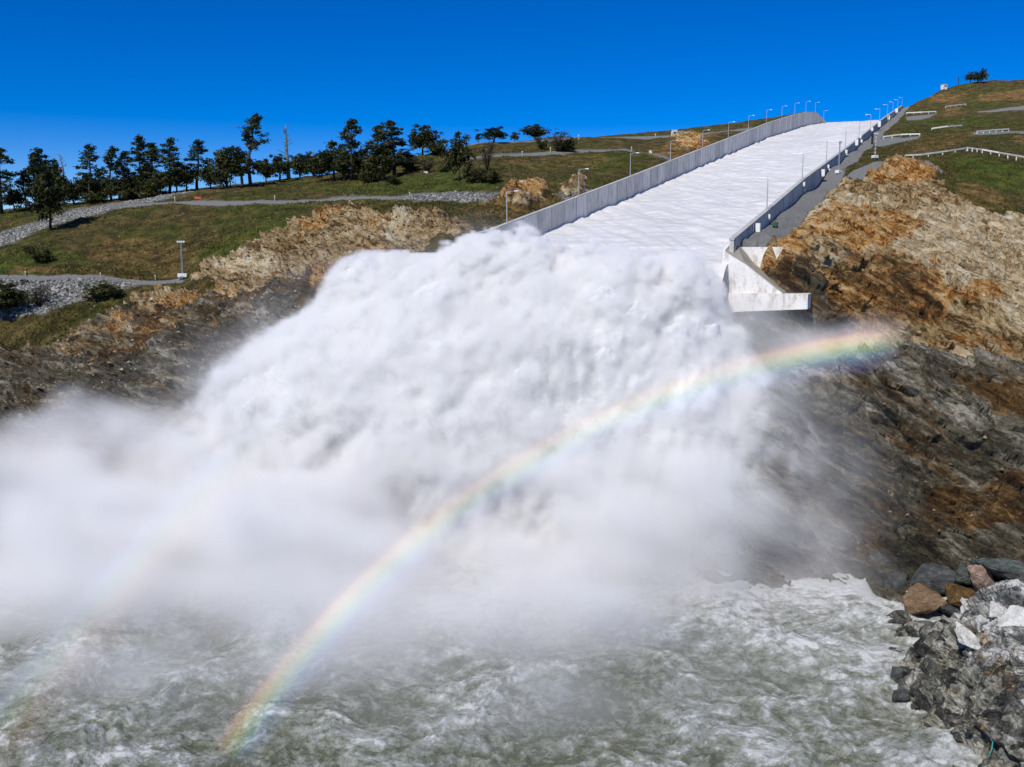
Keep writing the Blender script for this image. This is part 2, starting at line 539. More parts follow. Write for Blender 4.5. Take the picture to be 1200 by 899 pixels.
zone_left = dict(
 rock=[[(-330, 425), (0, 420), (70, 405), (130, 378), (165, 360), (200, 346), (250, 358), (300, 336), (360, 345), (420, 380), (300, 540), (-330, 560)],
       [(222, 328), (270, 307), (318, 290), (345, 277), (372, 264), (420, 257), (480, 258), (556, 268), (575, 285), (480, 330), (380, 370), (335, 347), (280, 334)],
       [(590, 238), (612, 225), (640, 222), (638, 238), (610, 247)], [(655, 223), (668, 217), (684, 220), (682, 228), (660, 230)],
       [(785, 170), (800, 163), (826, 163), (832, 172), (808, 176)]],
 gravel=[[(-330, 328), (0, 329), (150, 327), (142, 336), (100, 352), (60, 366), (0, 378), (-330, 390)],
         [(-60, 302), (0, 272), (50, 258), (90, 246), (130, 239), (180, 231), (228, 222), (228, 225), (180, 236), (130, 245), (95, 254), (60, 266), (0, 287), (-60, 320)],
         [(480, 228), (520, 225), (578, 228), (578, 236), (500, 235), (470, 234)],
         [(235, 328), (270, 308), (330, 290), (350, 305), (300, 330)], [(650, 226), (690, 222), (690, 230), (660, 234)]],
 road=[band([(-330, 320), (0, 324), (120, 325.5), (215, 328.5)], 4.5), band([(130, 242), (180, 239), (300, 236.5), (400, 234), (480, 231)], 3.0),
       band([(530, 188), (560, 185), (612, 181.5), (668, 178), (733, 176.5), (777, 184), (790, 190)], 3), band([(500, 178), (560, 167), (620, 165.5), (733, 161.5), (790, 160), (880, 151)], 2.6)],
 dirt=[[(540, 241), (560, 236), (600, 229), (650, 226), (672, 222), (640, 244), (600, 261), (575, 257), (548, 251)],
       ([(95, 300), (130, 280), (190, 275), (235, 292), (220, 312), (140, 318)], 0.4), [(10, 322), (20, 312), (60, 317), (200, 321), (200, 325), (60, 322)],
       [(752, 184), (775, 172), (800, 162), (832, 160), (836, 170), (800, 186)], [(330, 262), (420, 248), (470, 250), (540, 262), (470, 257), (400, 258)],
       ([(600, 190), (640, 182), (720, 182), (740, 190), (680, 198), (620, 198)], 0.35), [(160, 365), (230, 350), (330, 330), (330, 345), (240, 372)]],
 orange=[([(60, 415), (150, 380), (230, 352), (330, 338), (350, 348), (260, 395), (120, 440)], 0.5), [(345, 350), (372, 322), (405, 314), (425, 318), (385, 340), (362, 355)], [(345, 285), (372, 266), (405, 264), (400, 274), (360, 288)], [(430, 268), (455, 262), (458, 274), (438, 280)],
         [(590, 240), (612, 226), (640, 224), (632, 240)], [(785, 170), (826, 162), (832, 172), (808, 176)], [(150, 310), (170, 302), (172, 310)], [(10, 322), (25, 312), (50, 318), (30, 325)]],
 pale=[[(250, 322), (272, 308), (330, 300), (345, 315), (300, 330)], [(460, 262), (490, 262), (480, 290), (440, 300)]],
 dark=[([(-330, 398), (0, 396), (70, 392), (150, 372), (230, 372), (300, 350), (350, 345), (380, 372), (300, 540), (-330, 560)], 0.6), ([(-330, 430), (0, 432), (120, 425), (190, 398), (240, 385), (300, 355), (350, 342), (380, 372), (300, 540), (-330, 560)], 0.8), [(355, 335), (372, 322), (365, 345), (350, 352)]],
 lush=[[(490, 215), (520, 196), (560, 205), (600, 215), (560, 226), (500, 224)], [(350, 222), (450, 205), (520, 210), (500, 224), (380, 228)], [(280, 270), (340, 262), (360, 272), (290, 300), (230, 315), (210, 300)],
       [(-100, 330), (0, 296), (60, 290), (90, 305), (20, 318)], [(680, 185), (760, 180), (740, 195), (700, 205)]])
zone_right = dict(
 rock=[[(860, 300), (905, 285), (925, 265), (950, 243), (985, 220), (1008, 217), (1025, 203), (1045, 193), (1078, 191), (1092, 199), (1100, 216), (1112, 243), (1150, 254), (1220, 266), (1500, 280), (1500, 900), (700, 900), (820, 420)]],
 gravel=[[(918, 262), (935, 250), (940, 256), (922, 270)]],
 road=[[(988, 213), (1000, 199), (1025, 190), (1041, 191), (1020, 205), (1008, 219)], [(1075, 190), (1086, 189), (1108, 203), (1100, 207)],
       [(1020, 164), (1060, 162), (1080, 159), (1075, 163), (1050, 168), (1028, 172)],
       [(1060, 137), (1098, 133), (1090, 138), (1064, 141)], [(1140, 155), (1185, 154), (1300, 157), (1300, 159), (1185, 157), (1140, 158)], [(1145, 131), (1200, 124), (1300, 127), (1300, 131), (1200, 128), (1150, 133)]],
 dirt=[[(1085, 122), (1105, 108), (1130, 112), (1120, 122)], [(1140, 112), (1300, 104), (1300, 118), (1150, 120)], ([(1060, 165), (1140, 152), (1150, 160), (1090, 178), (1055, 180)], 0.45),
       ([(1105, 240), (1130, 212), (1165, 222), (1190, 245), (1150, 252), (1120, 250)], 0.7), ([(1180, 160), (1300, 160), (1300, 178), (1200, 176)], 0.4), [(1108, 127), (1128, 124), (1126, 134), (1110, 138)]],
 orange=[([(880, 330), (940, 312), (1020, 306), (1090, 318), (1118, 350), (1108, 390), (1000, 410), (900, 420)], 0.62), [(1010, 215), (1030, 198), (1090, 195), (1096, 215), (1050, 222)], [(905, 300), (940, 262), (985, 250), (1060, 262), (1090, 275), (1040, 300), (980, 298), (930, 310)],
         ([(960, 385), (1000, 340), (1110, 335), (1200, 345), (1180, 360), (1080, 370)], 0.7), ([(1060, 400), (1200, 395), (1300, 400), (1250, 425), (1100, 425)], 0.5),
         ([(1020, 545), (1060, 540), (1060, 600), (1030, 600)], 0.7), ([(1090, 545), (1200, 580), (1300, 610), (1300, 660), (1130, 640), (1080, 600)], 0.65), ([(1120, 455), (1220, 458), (1220, 500), (1140, 480)], 0.7)],
 pale=[[(1040, 300), (1075, 262), (1110, 250), (1300, 275), (1500, 290), (1500, 400), (1200, 400), (1120, 340), (1060, 322)], [(880, 330), (910, 315), (935, 345), (900, 345)], [(1000, 420), (1110, 405), (1180, 425), (1090, 440)], [(925, 262), (980, 235), (1040, 240), (1000, 258)]],
 dark=[([(-330, 398), (0, 396), (70, 392), (150, 372), (230, 372), (300, 350), (350, 345), (380, 372), (300, 540), (-330, 560)], 0.6), ([(940, 345), (965, 315), (1020, 308), (1085, 320), (1112, 350), (1105, 385), (1000, 400), (930, 420), (860, 420)], 0.5), [(700, 425), (1040, 426), (1100, 432), (1200, 444), (1500, 450), (1500, 900), (700, 900)]],
 lush=[[(1110, 215), (1125, 190), (1170, 192), (1220, 200), (1220, 225), (1170, 222)], [(1160, 240), (1220, 245), (1220, 262), (1165, 255)], [(1050, 150), (1090, 140), (1180, 140), (1150, 150)], [(1125, 440), (1300, 442), (1300, 458), (1150, 456)],
       [(1095, 200), (1102, 214), (1115, 240), (1106, 243), (1090, 212)], [(985, 262), (1005, 258), (1010, 270), (990, 272)]])

SURF = {}
def make_terrain(name, F, Yrows, cols_fn, ncol, zones, amp_rock, strata, tc, seed, wall):
    Yr = np.asarray(Yrows)
    C = np.linspace(0, 1, ncol)
    XX = np.stack([cols_fn(y, C) for y in Yr])
    YY = np.repeat(Yr[:, None], ncol, 1)
    nr = len(Yr)
    X = XX.ravel(); Y = YY.ravel()
    rr = X / Y; ll = np.log(Y)
    Z = CAM_H + F.h(rr, ll) * Y
    P = np.stack([X, Y, Z], 1).astype(np.float32)
    n1 = fbm(P * 0.05, 4, 0.55, 3.1 + seed); n2 = fbm(P * 0.05, 4, 0.55, 77.7 + seed)
    n3_ = fbm(P * 0.2, 4, 0.65, 15.5 + seed); n4_ = fbm(P * 0.2, 4, 0.65, 95.5 + seed)
    W = (n1 * 0.014 + n3_ * 0.008, n2 * 0.011 + n4_ * 0.006)
    m = {k: masks(F, rr, ll, W if k not in ('road',) else (n1 * 0.001, n2 * 0.0012), v) for k, v in zones.items()}
    if wall is not None:
        ds = (X - R0[0]) * NX + (Y - R0[1]) * NY
        dt = (X - R0[0]) * DX + (Y - R0[1]) * DY
        st = (ds < 6.3 + n1 * 0.8) & (dt > 5.6)
        m['road'] = np.maximum(m['road'], st.astype(np.float32)); m['rock'][st] = 0
    low_ = sstep(*((203, 197) if wall is None else (195, 192)), Y).astype(np.float32)
    m['rock'] = np.maximum(m['rock'], low_ * (1 - m['road'])); m['dark'] = np.maximum(m['dark'], (sstep(*((200, 190) if wall is None else (178, 174)), Y + 4 * n1)).astype(np.float32))
    # smooth the masks a little over neighbouring vertices
    for k in m:
        A = m[k].reshape(nr, ncol)
        for _ in range(3 if k in ('road', 'rock') else 24 if k in ('orange', 'pale', 'dark') else 8):
            A[1:-1, 1:-1] = (A[1:-1, 1:-1] * 2 + A[:-2, 1:-1] + A[2:, 1:-1] + A[1:-1, :-2] + A[1:-1, 2:]) / 6
        m[k] = A.ravel()
    rock, grav, road = m['rock'], m['gravel'], m['road']
    rock = rock * (1 - road); m['rock'] = rock
    # normals of the smooth surface
    G = P.reshape(nr, ncol, 3)
    du = np.gradient(G, axis=1); dv = np.gradient(G, axis=0)
    N = np.cross(du, dv).reshape(-1, 3); N /= np.linalg.norm(N, axis=1, keepdims=True) + 1e-9
    N[N[:, 2] < 0] *= -1
    # rock: bedding runs along 'strata', broken into slabs and ledges
    a = np.array(strata, dtype=np.float32); a /= np.linalg.norm(a)
    al = P @ a
    Q = P - 0.76 * al[:, None] * a[None]
    Wp = np.stack([n1, n2, fbm(P * 0.09, 2, 0.5, 31 + seed)], 1)
    d = 3.0 * ridged(Q * 0.05 + Wp * 0.3, 5, 0.55, 5 + seed) * 0.6
    up_ = np.array((0, 0, 1), dtype=np.float32); bn = up_ - a * a[2]; bn /= np.linalg.norm(bn)
    bb = P @ bn + 2.2 * n1 + 1.2 * n2
    fr = lambda x: x - np.floor(x)
    d += 1.5 * (0.5 - fr(bb / 4.6)) * (0.6 + 0.8 * blocks(Q * 0.08 + Wp * 0.4, 7.7)) + 0.7 * (0.5 - fr(bb / 1.7 + 1.5 * n2))
    d += 2.1 * (blocks(Q * 0.16 + Wp * 0.55, 100.3) - 0.5)
    d += 1.1 * (blocks(Q * np.array((0.55, 0.55, 0.62), dtype=np.float32) + Wp * 0.8, 40.3) - 0.5)
    d += 0.55 * (blocks(Q * 1.5 + Wp * 1.4, 20.7) - 0.5)
    d += 0.35 * fbm(Q * 0.9, 3, 0.6, 9 + seed)
    g = 0.5 * (blocks(P * 0.75 + Wp * 2, 55.1) - 0.5) + 0.35 * fbm(P * 0.8, 3, 0.6, 19)
    e = 1.3 * fbm(P * 0.035, 4, 0.55, 45 + seed) + 0.30 * fbm(P * 0.35, 4, 0.65, 4)
    soft = (1 - rock) * (1 - grav) * (1 - road)
    edge = np.ones(len(P), dtype=np.float32)
    if wall is not None: edge = (sstep(6.0, 9.5, np.where(dt > -6, ds, 20.0)) * np.clip(sstep(15, 21, ds) + sstep(-9, -14, dt) + sstep(3.5, 7, dt) + 0.12, 0, 1)).astype(np.float32)
    else:
        dl = -((X - L0[0]) * NX + (Y - L0[1]) * NY)
        edge = (sstep(1.0, 7.0, np.where(Y > 205, dl, 20.0))).astype(np.float32)
    disp = edge * (d * rock * amp_rock + g * grav + e * soft)
    P = P + N * disp[:, None]
    mA = np.stack([rock, grav, m['dirt']], 1); mB = np.stack([m['orange'], m['pale'], m['dark']], 1); mC = np.stack([road, m['lush'], np.clip(disp, -3, 3)], 1)
    SURF[name] = (Yr, P.reshape(nr, ncol, 3), rock.reshape(nr, ncol), grav.reshape(nr, ncol), road.reshape(nr, ncol), N.reshape(nr, ncol, 3))
    o = mesh_np(name, P, grid_faces(nr, ncol), tc, attrs=dict(mA=mA, mB=mB, mC=mC), smooth=True)
    return o

def terrain_material(name, a):
    t = NT(name)
    p = t.pos('Object')
    A = t.sep(t.attr('mA', 'Vector')); B = t.sep(t.attr('mB', 'Vector')); C = t.sep(t.attr('mC', 'Vector'))
    rock, grav, dirt = A[0], A[1], A[2]
    orange, pale, dark = B[0], B[1], B[2]
    road, lush = C[0], C[1]
    n_big = t.noise(p, 0.035, 5, 0.6)
    n_mid = t.noise(p, 0.22, 6, 0.65)
    n_fine = t.noise(p, 1.6, 8, 0.8)
    # grass
    gf = t.math('ADD', t.math('MULTIPLY', n_mid, 0.6), t.math('MULTIPLY', n_fine, 0.4))
    gf = t.math('MULTIPLY_ADD', gf, 1.55, -0.275)
    g1 = t.ramp(gf, [(0.28, (0.016, 0.026, 0.004)), (0.47, (0.046, 0.060, 0.007)), (0.6, (0.090, 0.094, 0.014)), (0.74, (0.17, 0.145, 0.036))])
    g2 = t.ramp(gf, [(0.30, (0.020, 0.018, 0.005)), (0.48, (0.068, 0.052, 0.013)), (0.66, (0.17, 0.12, 0.038))])
    grass = t.mix(t.ramp(n_big, [(0.36, 0.0), (0.56, 1.0)]), g1, g2)
    lushc = t.ramp(gf, [(0.35, (0.020, 0.045, 0.003)), (0.62, (0.085, 0.125, 0.008))])
    grass = t.mix(t.math('MULTIPLY', lush, 0.55), grass, lushc)
    dirtc = t.ramp(gf, [(0.3, (0.085, 0.045, 0.012)), (0.5, (0.20, 0.112, 0.035)), (0.68, (0.36, 0.22, 0.085))])
    col = t.mix(t.math('MULTIPLY', dirt, t.ramp(n_mid, [(0.3, 0.35), (0.6, 0.95)])), grass, dirtc)
    # gravel and riprap
    vc = t.voro(p, 1.7, 'F1', 'Color')
    vd = t.voro(p, 1.7, 'F1', 'Distance')
    gs = t.sep(vc)[0]
    gravc = t.ramp(t.math('ADD', t.math('MULTIPLY', gs, 0.75), t.math('MULTIPLY', n_fine, 0.25)), [(0.05, (0.045, 0.05, 0.055)), (0.4, (0.17, 0.18, 0.18)), (0.65, (0.30, 0.30, 0.28)), (0.9, (0.62, 0.60, 0.55))])
    col = t.mix(t.math('MULTIPLY', grav, 0.92), col, gravc)
    roadc = t.ramp(n_fine, [(0.25, (0.13, 0.135, 0.13)), (0.5, (0.22, 0.225, 0.215)), (0.75, (0.33, 0.325, 0.30))])
    # rock: bedding stretched along the dip, frayed colour zones, thin dark fractures
    q1 = t.strata(p, a, (4.5, 1.6, 1.0)); q2 = t.strata(p, a, (1.9, 1.2, 1.0))
    s1 = t.noise(q1, 0.30, 10, 0.70, 1.2)
    s2 = t.noise(q2, 1.15, 9, 0.76, 0.8)
    s3 = t.noise(p, 1.3, 8, 0.80, 0.3)
    s0 = t.noise(t.strata(p, a, (9.0, 2.2, 1.0)), 0.16, 7, 0.62, 0.7)
    cell = t.sep(t.voro(q2, 0.95, 'F1', 'Color'))[0]
    rf = t.math('ADD', t.math('ADD', t.math('MULTIPLY', s1, 0.22), t.math('MULTIPLY', s2, 0.26)), t.math('ADD', t.math('MULTIPLY', s3, 0.31), t.math('MULTIPLY', s0, 0.21)))
    rf = t.math('ADD', t.math('MULTIPLY_ADD', rf, 2.6, -0.83), t.math('MULTIPLY_ADD', cell, 0.24, -0.12))
    rd_ = t.math('ADD', t.math('ADD', t.math('MULTIPLY', s1, 0.33), t.math('MULTIPLY', s0, 0.30)), t.math('ADD', t.math('MULTIPLY', s2, 0.20), t.math('MULTIPLY', s3, 0.17)))
    rd_ = t.math('ADD', t.math('MULTIPLY_ADD', rd_, 2.7, -0.85), t.math('MULTIPLY_ADD', cell, 0.14, -0.07))
    tan = t.ramp(rf, [(0.20, (0.040, 0.024, 0.009)), (0.33, (0.17, 0.105, 0.038)), (0.44, (0.43, 0.29, 0.13)), (0.57, (0.62, 0.47, 0.26)), (0.74, (0.76, 0.67, 0.49))])
    org = t.ramp(rf, [(0.20, (0.055, 0.020, 0.006)), (0.33, (0.25, 0.095, 0.018)), (0.44, (0.54, 0.26, 0.065)), (0.55, (0.66, 0.43, 0.18)), (0.74, (0.80, 0.67, 0.44))])
    pal = t.ramp(rf, [(0.20, (0.14, 0.08, 0.034)), (0.32, (0.42, 0.29, 0.15)), (0.45, (0.67, 0.53, 0.315)), (0.58, (0.80, 0.69, 0.47)), (0.74, (0.88, 0.83, 0.69))])
    drk = t.ramp(rd_, [(0.22, (0.010, 0.010, 0.008)), (0.35, (0.050, 0.045, 0.030)), (0.47, (0.125, 0.110, 0.070)), (0.59, (0.24, 0.22, 0.165)), (0.73, (0.50, 0.48, 0.40))])
    rust = t.ramp(rd_, [(0.24, (0.018, 0.008, 0.003)), (0.40, (0.080, 0.040, 0.012)), (0.53, (0.19, 0.105, 0.032)), (0.66, (0.36, 0.24, 0.11)), (0.80, (0.58, 0.49, 0.34))])
    def fray(mask, n, k=1.5):
        return t.ramp(t.math('ADD', mask, t.math('MULTIPLY', t.math('SUBTRACT', n, 0.5), k)), [(0.36, 0.0), (0.64, 1.0)])
    sq = lambda m_: t.math('MULTIPLY_ADD', m_, 0.74, 0.13)
    om = fray(sq(orange), t.noise(q2, 0.16, 9, 0.68), 2.6)
    pm = fray(sq(pale), t.noise(t.strata(p, a, (3.0, 1.5, 1.0)), 0.12, 9, 0.68, 0.5), 2.6)
    dm = fray(t.math('MULTIPLY_ADD', dark, 0.9, 0.06), t.noise(q1, 0.22, 9, 0.70), 1.8)
    rc = t.mix(pm, tan, pal)
    rc = t.mix(om, rc, org)
    dk = t.mix(t.math('MAXIMUM', om, t.ramp(t.noise(q1, 0.22, 7, 0.68, 0.8), [(0.53, 0.0), (0.63, 0.8)])), drk, rust)
    rc = t.mix(dm, rc, dk)
    cr = t.math('ABSOLUTE', t.math('SUBTRACT', t.noise(q1, 0.30, 7, 0.62, 1.2), 0.5))
    rc = t.mix(t.ramp(cr, [(0.0, 0.9), (0.006, 0.6), (0.014, 0.0)]), rc, (0.020, 0.013, 0.008))
    rock = fray(t.math('MULTIPLY_ADD', rock, 1.1, -0.05), t.math('MULTIPLY_ADD', n_fine, 0.6, t.math('MULTIPLY', n_mid, 0.4)), 1.7)
    col = t.mix(rock, col, rc)
    col = t.mix(road, col, roadc)
    hb = t.math('ADD', t.math('MULTIPLY', rf, 1.6), t.math('MULTIPLY', t.ramp(cr, [(0.0, 0.0), (0.04, 1.0)]), 0.30))
    hg = t.math('ADD', t.math('MULTIPLY', n_fine, 0.8), t.math('MULTIPLY', t.math('MULTIPLY', vd, grav), -0.9))
    hgt = t.n('ShaderNodeMix', data_type='FLOAT')
    t.sett(hgt.inputs[0], rock); t.sett(hgt.inputs[2], hg); t.sett(hgt.inputs[3], hb)
    nb = t.bump(hgt.outputs[0], 0.9, 0.9)
    rough = t.ramp(dark, [(0.0, 0.95), (1.0, 0.55)])
    return t.done(t.bsdf(col, rough, nb, 0.0, 0.25))

M_left = terrain_material('hillside_ground', (0.88, 0.30, -0.36))
M_right = terrain_material('rocky_ground', (0.84, -0.20, -0.50))

def rows(segs):
    out = []
    for a, b, st in segs:
        n = max(2, int(math.log(b / a) / st))
        out += list(np.exp(np.linspace(math.log(a), math.log(b), n, endpoint=False)))
    return np.array(out + [segs[-1][1]])

hill = make_terrain('hillside', FL, rows([(160, 180, .004), (180, 260, .0007), (260, 440, .0012), (440, 760, .0022), (760, 1100, .012)]),
    lambda y, c: np.interp(c, [0, 0.16, 1], [-0.95 * y, -0.57 * y, L0[0] - 0.6 * NX + KK * (y - L0[1] - 0.6 * NY * -1)]), 620, zone_left, 1.05, (0.9, 0.35, -0.28), M_left, 0.0, None)
tag(hill, 'grassy left hillside with gravel tracks and a rocky bank above the river', 'hillside', kind='structure')
cliff = make_terrain('rocky_hillside', FR, rows([(126, 145, .004), (145, 192, .00055), (192, 360, .0014), (360, 960, .0022), (960, 1000, .01)]),
    lambda y, c: np.interp(c, [0, 0.86, 1], [R0[0] - 0.5 * NX + KK * (y - R0[1]), 0.57 * y, 0.95 * y]), 470, zone_right, 1.0, (0.80, -0.25, -0.48), M_right, 60.0, True)
tag(cliff, 'right bank of orange and dark rock cliffs below grassy terraces', 'cliff', kind='structure')

def settle(name, X, Y):
    """height of the finished, displaced ground near (X, Y)"""
    Yr, G = SURF[name][:2]
    i = int(np.clip(np.searchsorted(Yr, Y), 6, len(Yr) - 7))
    B = G[i - 6:i + 7].reshape(-1, 3)
    d2 = (B[:, 0] - X) ** 2 + (B[:, 1] - Y) ** 2
    k = np.argsort(d2)[:3]
    return float(B[k, 2].mean())

# loose stones lying on the slopes and along the foot of the rock
def stones(name, srf, n, y0, y1, smin, smax, wants, seed, mat, label):
    rs = np.random.RandomState(seed)
    Yr, G, rk, gv, rd, Nn = SURF[srf]
    i0, i1 = np.searchsorted(Yr, (y0, y1))
    w_ = wants(rk[i0:i1], gv[i0:i1], rd[i0:i1]).ravel() * (Nn[i0:i1, :, 2].ravel() > 0.25)
    Gs = G[i0:i1].reshape(-1, 3)
    w_ = w_ * (np.abs(Gs[:, 0] / Gs[:, 1]) < 0.6)
    idx = rs.choice(len(w_), n, p=w_ / w_.sum())
    base = np.array([(1, 0, 0), (0, 1, 0), (-1, 0, 0), (0, -1, 0), (0, 0, 0.8), (0, 0, -0.5)])
    tri = np.array([(0, 1, 4), (1, 2, 4), (2, 3, 4), (3, 0, 4), (1, 0, 5), (2, 1, 5), (3, 2, 5), (0, 3, 5)])
    sz = smin + (smax - smin) * rs.rand(n) ** 3
    V = base[None] * (0.55 + 0.9 * rs.rand(n, 6, 1)) * sz[:, None, None]
    th = rs.rand(n) * 6.283
    c_, s_ = np.cos(th)[:, None], np.sin(th)[:, None]
    V = np.stack([V[:, :, 0] * c_ - V[:, :, 1] * s_, V[:, :, 0] * s_ + V[:, :, 1] * c_, V[:, :, 2]], -1) + Gs[idx][:, None]
    F = (np.arange(n) * 6)[:, None, None] + tri[None]
    o = mesh_np(name, V.reshape(-1, 3), F.reshape(-1, 3), mat, attrs=dict(tone=np.repeat(rs.rand(n), 6)))
    return tag(o, label, 'stones', kind='stuff')
t = NT('loose_stone')
f_ = t.math('ADD', t.math('MULTIPLY', t.attr('tone'), 0.7), t.math('MULTIPLY', t.noise(t.pos(), 3.0, 4, 0.7), 0.3))
M_lst = t.done(t.bsdf(t.ramp(f_, [(0.1, (0.03, 0.025, 0.018)), (0.5, (0.13, 0.095, 0.055)), (0.8, (0.27, 0.22, 0.15)), (1.0, (0.55, 0.52, 0.45))]), 0.9))
stones('loose_stones', 'hillside', 1500, 215, 345, 0.10, 0.42, lambda r_, g_, d_: (1 - r_) * (1 - d_) * 0.8 + 0.05, 3, M_lst, 'small pale stones scattered over the grassy left hillside')
stones('rubble', 'hillside', 5200, 196, 262, 0.12, 0.6, lambda r_, g_, d_: r_ ** 2 + 0.6 * g_, 4, M_lst, 'broken rubble lying on the left rock outcrop and bank')
stones('rubble', 'rocky_hillside', 1800, 150, 330, 0.10, 0.42, lambda r_, g_, d_: r_ ** 2 * (1 - d_), 5, M_lst, 'broken rubble caught on the ledges of the right cliff')

# grass tufts standing on the slopes
def tufts(srf, n, y0, y1, seed, label, zmin=None):
    rs = np.random.RandomState(seed)
    Yr, G, rk, gv, rd, Nn = SURF[srf]
    i0, i1 = np.searchsorted(Yr, (y0, y1))
    Gs = G[i0:i1].reshape(-1, 3)
    w_ = ((1 - rk[i0:i1]) * (1 - gv[i0:i1]) * (1 - rd[i0:i1])).ravel() ** 3 * (np.abs(Gs[:, 0] / Gs[:, 1]) < 0.58)
    w_ = w_ * (0.15 + np.clip(fbm((Gs * 0.06).astype(np.float32), 3, 0.6, seed) + 0.1, 0, 1))
    if zmin is not None: w_ = w_ * (Gs[:, 2] > zmin)
    idx = rs.choice(len(w_), n, p=w_ / w_.sum())
    B = 5
    c_ = np.repeat(Gs[idx], B, 0) + rs.normal(size=(n * B, 3)) * np.array((0.16, 0.16, 0.0)); m = n * B
    th = rs.rand(m) * 6.283; hgt = (0.22 + 0.5 * rs.rand(m) ** 2); wd = 0.05 + 0.07 * rs.rand(m)
    ux, uy = np.cos(th), np.sin(th)
    V = np.stack([c_ + np.stack([ux * wd, uy * wd, hgt * 0 - 0.05], 1), c_ - np.stack([ux * wd, uy * wd, hgt * 0 + 0.05], 1),
                  c_ + np.stack([uy * hgt * rs.normal(size=m) * 0.4, ux * hgt * rs.normal(size=m) * 0.4, hgt], 1)], 1).reshape(-1, 3)
    o = mesh_np('grass', V, np.arange(m * 3).reshape(m, 3), M_tuft, attrs=dict(tone=np.repeat(rs.rand(n), B * 3)))
    return tag(o, label, 'grass', kind='stuff')
t = NT('grass_blades')
cg = t.ramp(t.attr('tone'), [(0.0, (0.018, 0.030, 0.006)), (0.4, (0.05, 0.062, 0.010)), (0.7, (0.12, 0.115, 0.022)), (0.9, (0.24, 0.19, 0.06)), (1.0, (0.06, 0.035, 0.014))])
dg = t.bsdf(cg, 0.8, None, 0, 0.2)
tg = t.n('ShaderNodeBsdfTranslucent'); t.l(cg, tg.inputs[0])
mg = t.n('ShaderNodeMixShader'); t.sett(mg.inputs[0], 0.3); t.l(dg, mg.inputs[1]); t.l(tg.outputs[0], mg.inputs[2])
M_tuft = t.done(mg.outputs[0])
tufts('hillside', 22000, 222, 420, 8, 'tufts of green and straw coloured grass on the left hillside')
tufts('rocky_hillside', 12000, 240, 560, 9, 'tufts of green and straw coloured grass on the right terraces')

# ------------------------------------------------------------------ concrete
def concrete_material(name, base, streak=0.5, stain=0.3, tone=False, brown=(0.30, 0.22, 0.13)):
    t = NT(name)
    p = t.pos()
    q = t.mapping(p, scale=(1, 1, 0.10))
    n1 = t.noise(q, 0.9, 6, 0.7)
    n2 = t.noise(p, 0.25, 5, 0.6)
    n3 = t.noise(p, 3.0, 5, 0.7)
    f = t.math('ADD', t.math('MULTIPLY', n1, streak), t.math('ADD', t.math('MULTIPLY', n2, 0.6 - streak * 0.4), t.math('MULTIPLY', n3, 0.4 - streak * 0.3)))
    k0 = 0.36 + 0.06 * streak
    c = t.ramp(f, [(k0 - 0.08, tuple(x * 0.55 for x in base)), (k0 + 0.08, base), (k0 + 0.28, tuple(min(0.9, x * 1.3) for x in base))])
    if tone:
        v = t.attr('tone')
        c = t.mix(1.0, c, t.ramp(v, [(0.0, 0.76), (1.0, 1.06)]), 'MULTIPLY')
    st = t.ramp(t.noise(t.mapping(p, scale=(1, 1, 0.35), loc=(9, 3, 1)), 0.55, 7, 0.75), [(0.50, 0.0), (0.62, stain)])
    c = t.mix(st, c, brown)
    return t.done(t.bsdf(c, 0.85, t.bump(n3, 0.35, 0.06), 0, 0.25))

M_wall = concrete_material('weathered_concrete', (0.60, 0.58, 0.53), 0.55, 0.35, True, (0.19, 0.18, 0.16))
M_cope = concrete_material('coping_concrete', (0.42, 0.415, 0.39), 0.2, 0.25)
M_white = concrete_material('pale_concrete', (0.66, 0.64, 0.61), 0.35, 0.6)
M_tanc = concrete_material('tan_concrete', (0.30, 0.27, 0.22), 0.2, 0.3)

def wall_run(name, s0, s1, ztop, zbot, t0, t1, panel, parent, mat, gap=0.05):
    """a run of concrete panels, a narrow joint between each two"""
    V, F, T = [], [], []
    t = t0; k = 0
    rs = np.random.RandomState(5)
    while t < t1 - 0.1:
        e = min(t + panel, t1)
        a, b = t + gap, e - gap
        tone = rs.rand()
        n = len(V)
        inset = rs.rand() * 0.05
        for tt in (a, b):
            for ss in (s0 + inset, s1):
                V.append(chute(tt, ss, zbot(tt))); V.append(chute(tt, ss, ztop(tt)))
        # order: (a,s0)b,t (a,s1)b,t (b,s0)b,t (b,s1)b,t
        q = [(0, 1, 3, 2), (4, 6, 7, 5), (0, 4, 5, 1), (2, 3, 7, 6), (1, 5, 7, 3), (0, 2, 6, 4)]
        F += [tuple(n + i for i in f) for f in q]
        T += [tone] * 8
        # joint filler, a little recessed
        if e < t1:
            n = len(V)
            for tt in (b, e + gap):
                for ss in (s0 + 0.14, s1 - 0.14):
                    V.append(chute(tt, ss, zbot(tt))); V.append(chute(tt, ss, ztop(tt) - 0.02))
            F += [tuple(n + i for i in f) for f in q]
            T += [0.0] * 8
        t = e; k += 1
    return mesh_np(name, np.array(V), np.array(F), mat, parent, attrs=dict(tone=np.array(T)))

def coping_run(name, s0, s1, ztop, t0, t1, step, parent, mat, h=0.28):
    ts = np.arange(t0, t1 + 0.1, step)
    V = []
    for t in ts:
        for s, dz in ((s0, -h), (s1, -h), (s1, 0.0), (s0, 0.0)):
            V.append(chute(t, s, ztop(t) + dz))
    F = []
    for i in range(len(ts) - 1):
        for k in range(4):
            F.append((i * 4 + k, i * 4 + (k + 1) % 4, i * 4 + 4 + (k + 1) % 4, i * 4 + 4 + k))
    F += [(0, 1, 2, 3), tuple(4 * (len(ts) - 1) + k for k in (3, 2, 1, 0))]
    return mesh_np(name, np.array(V), np.array(F), mat, parent)

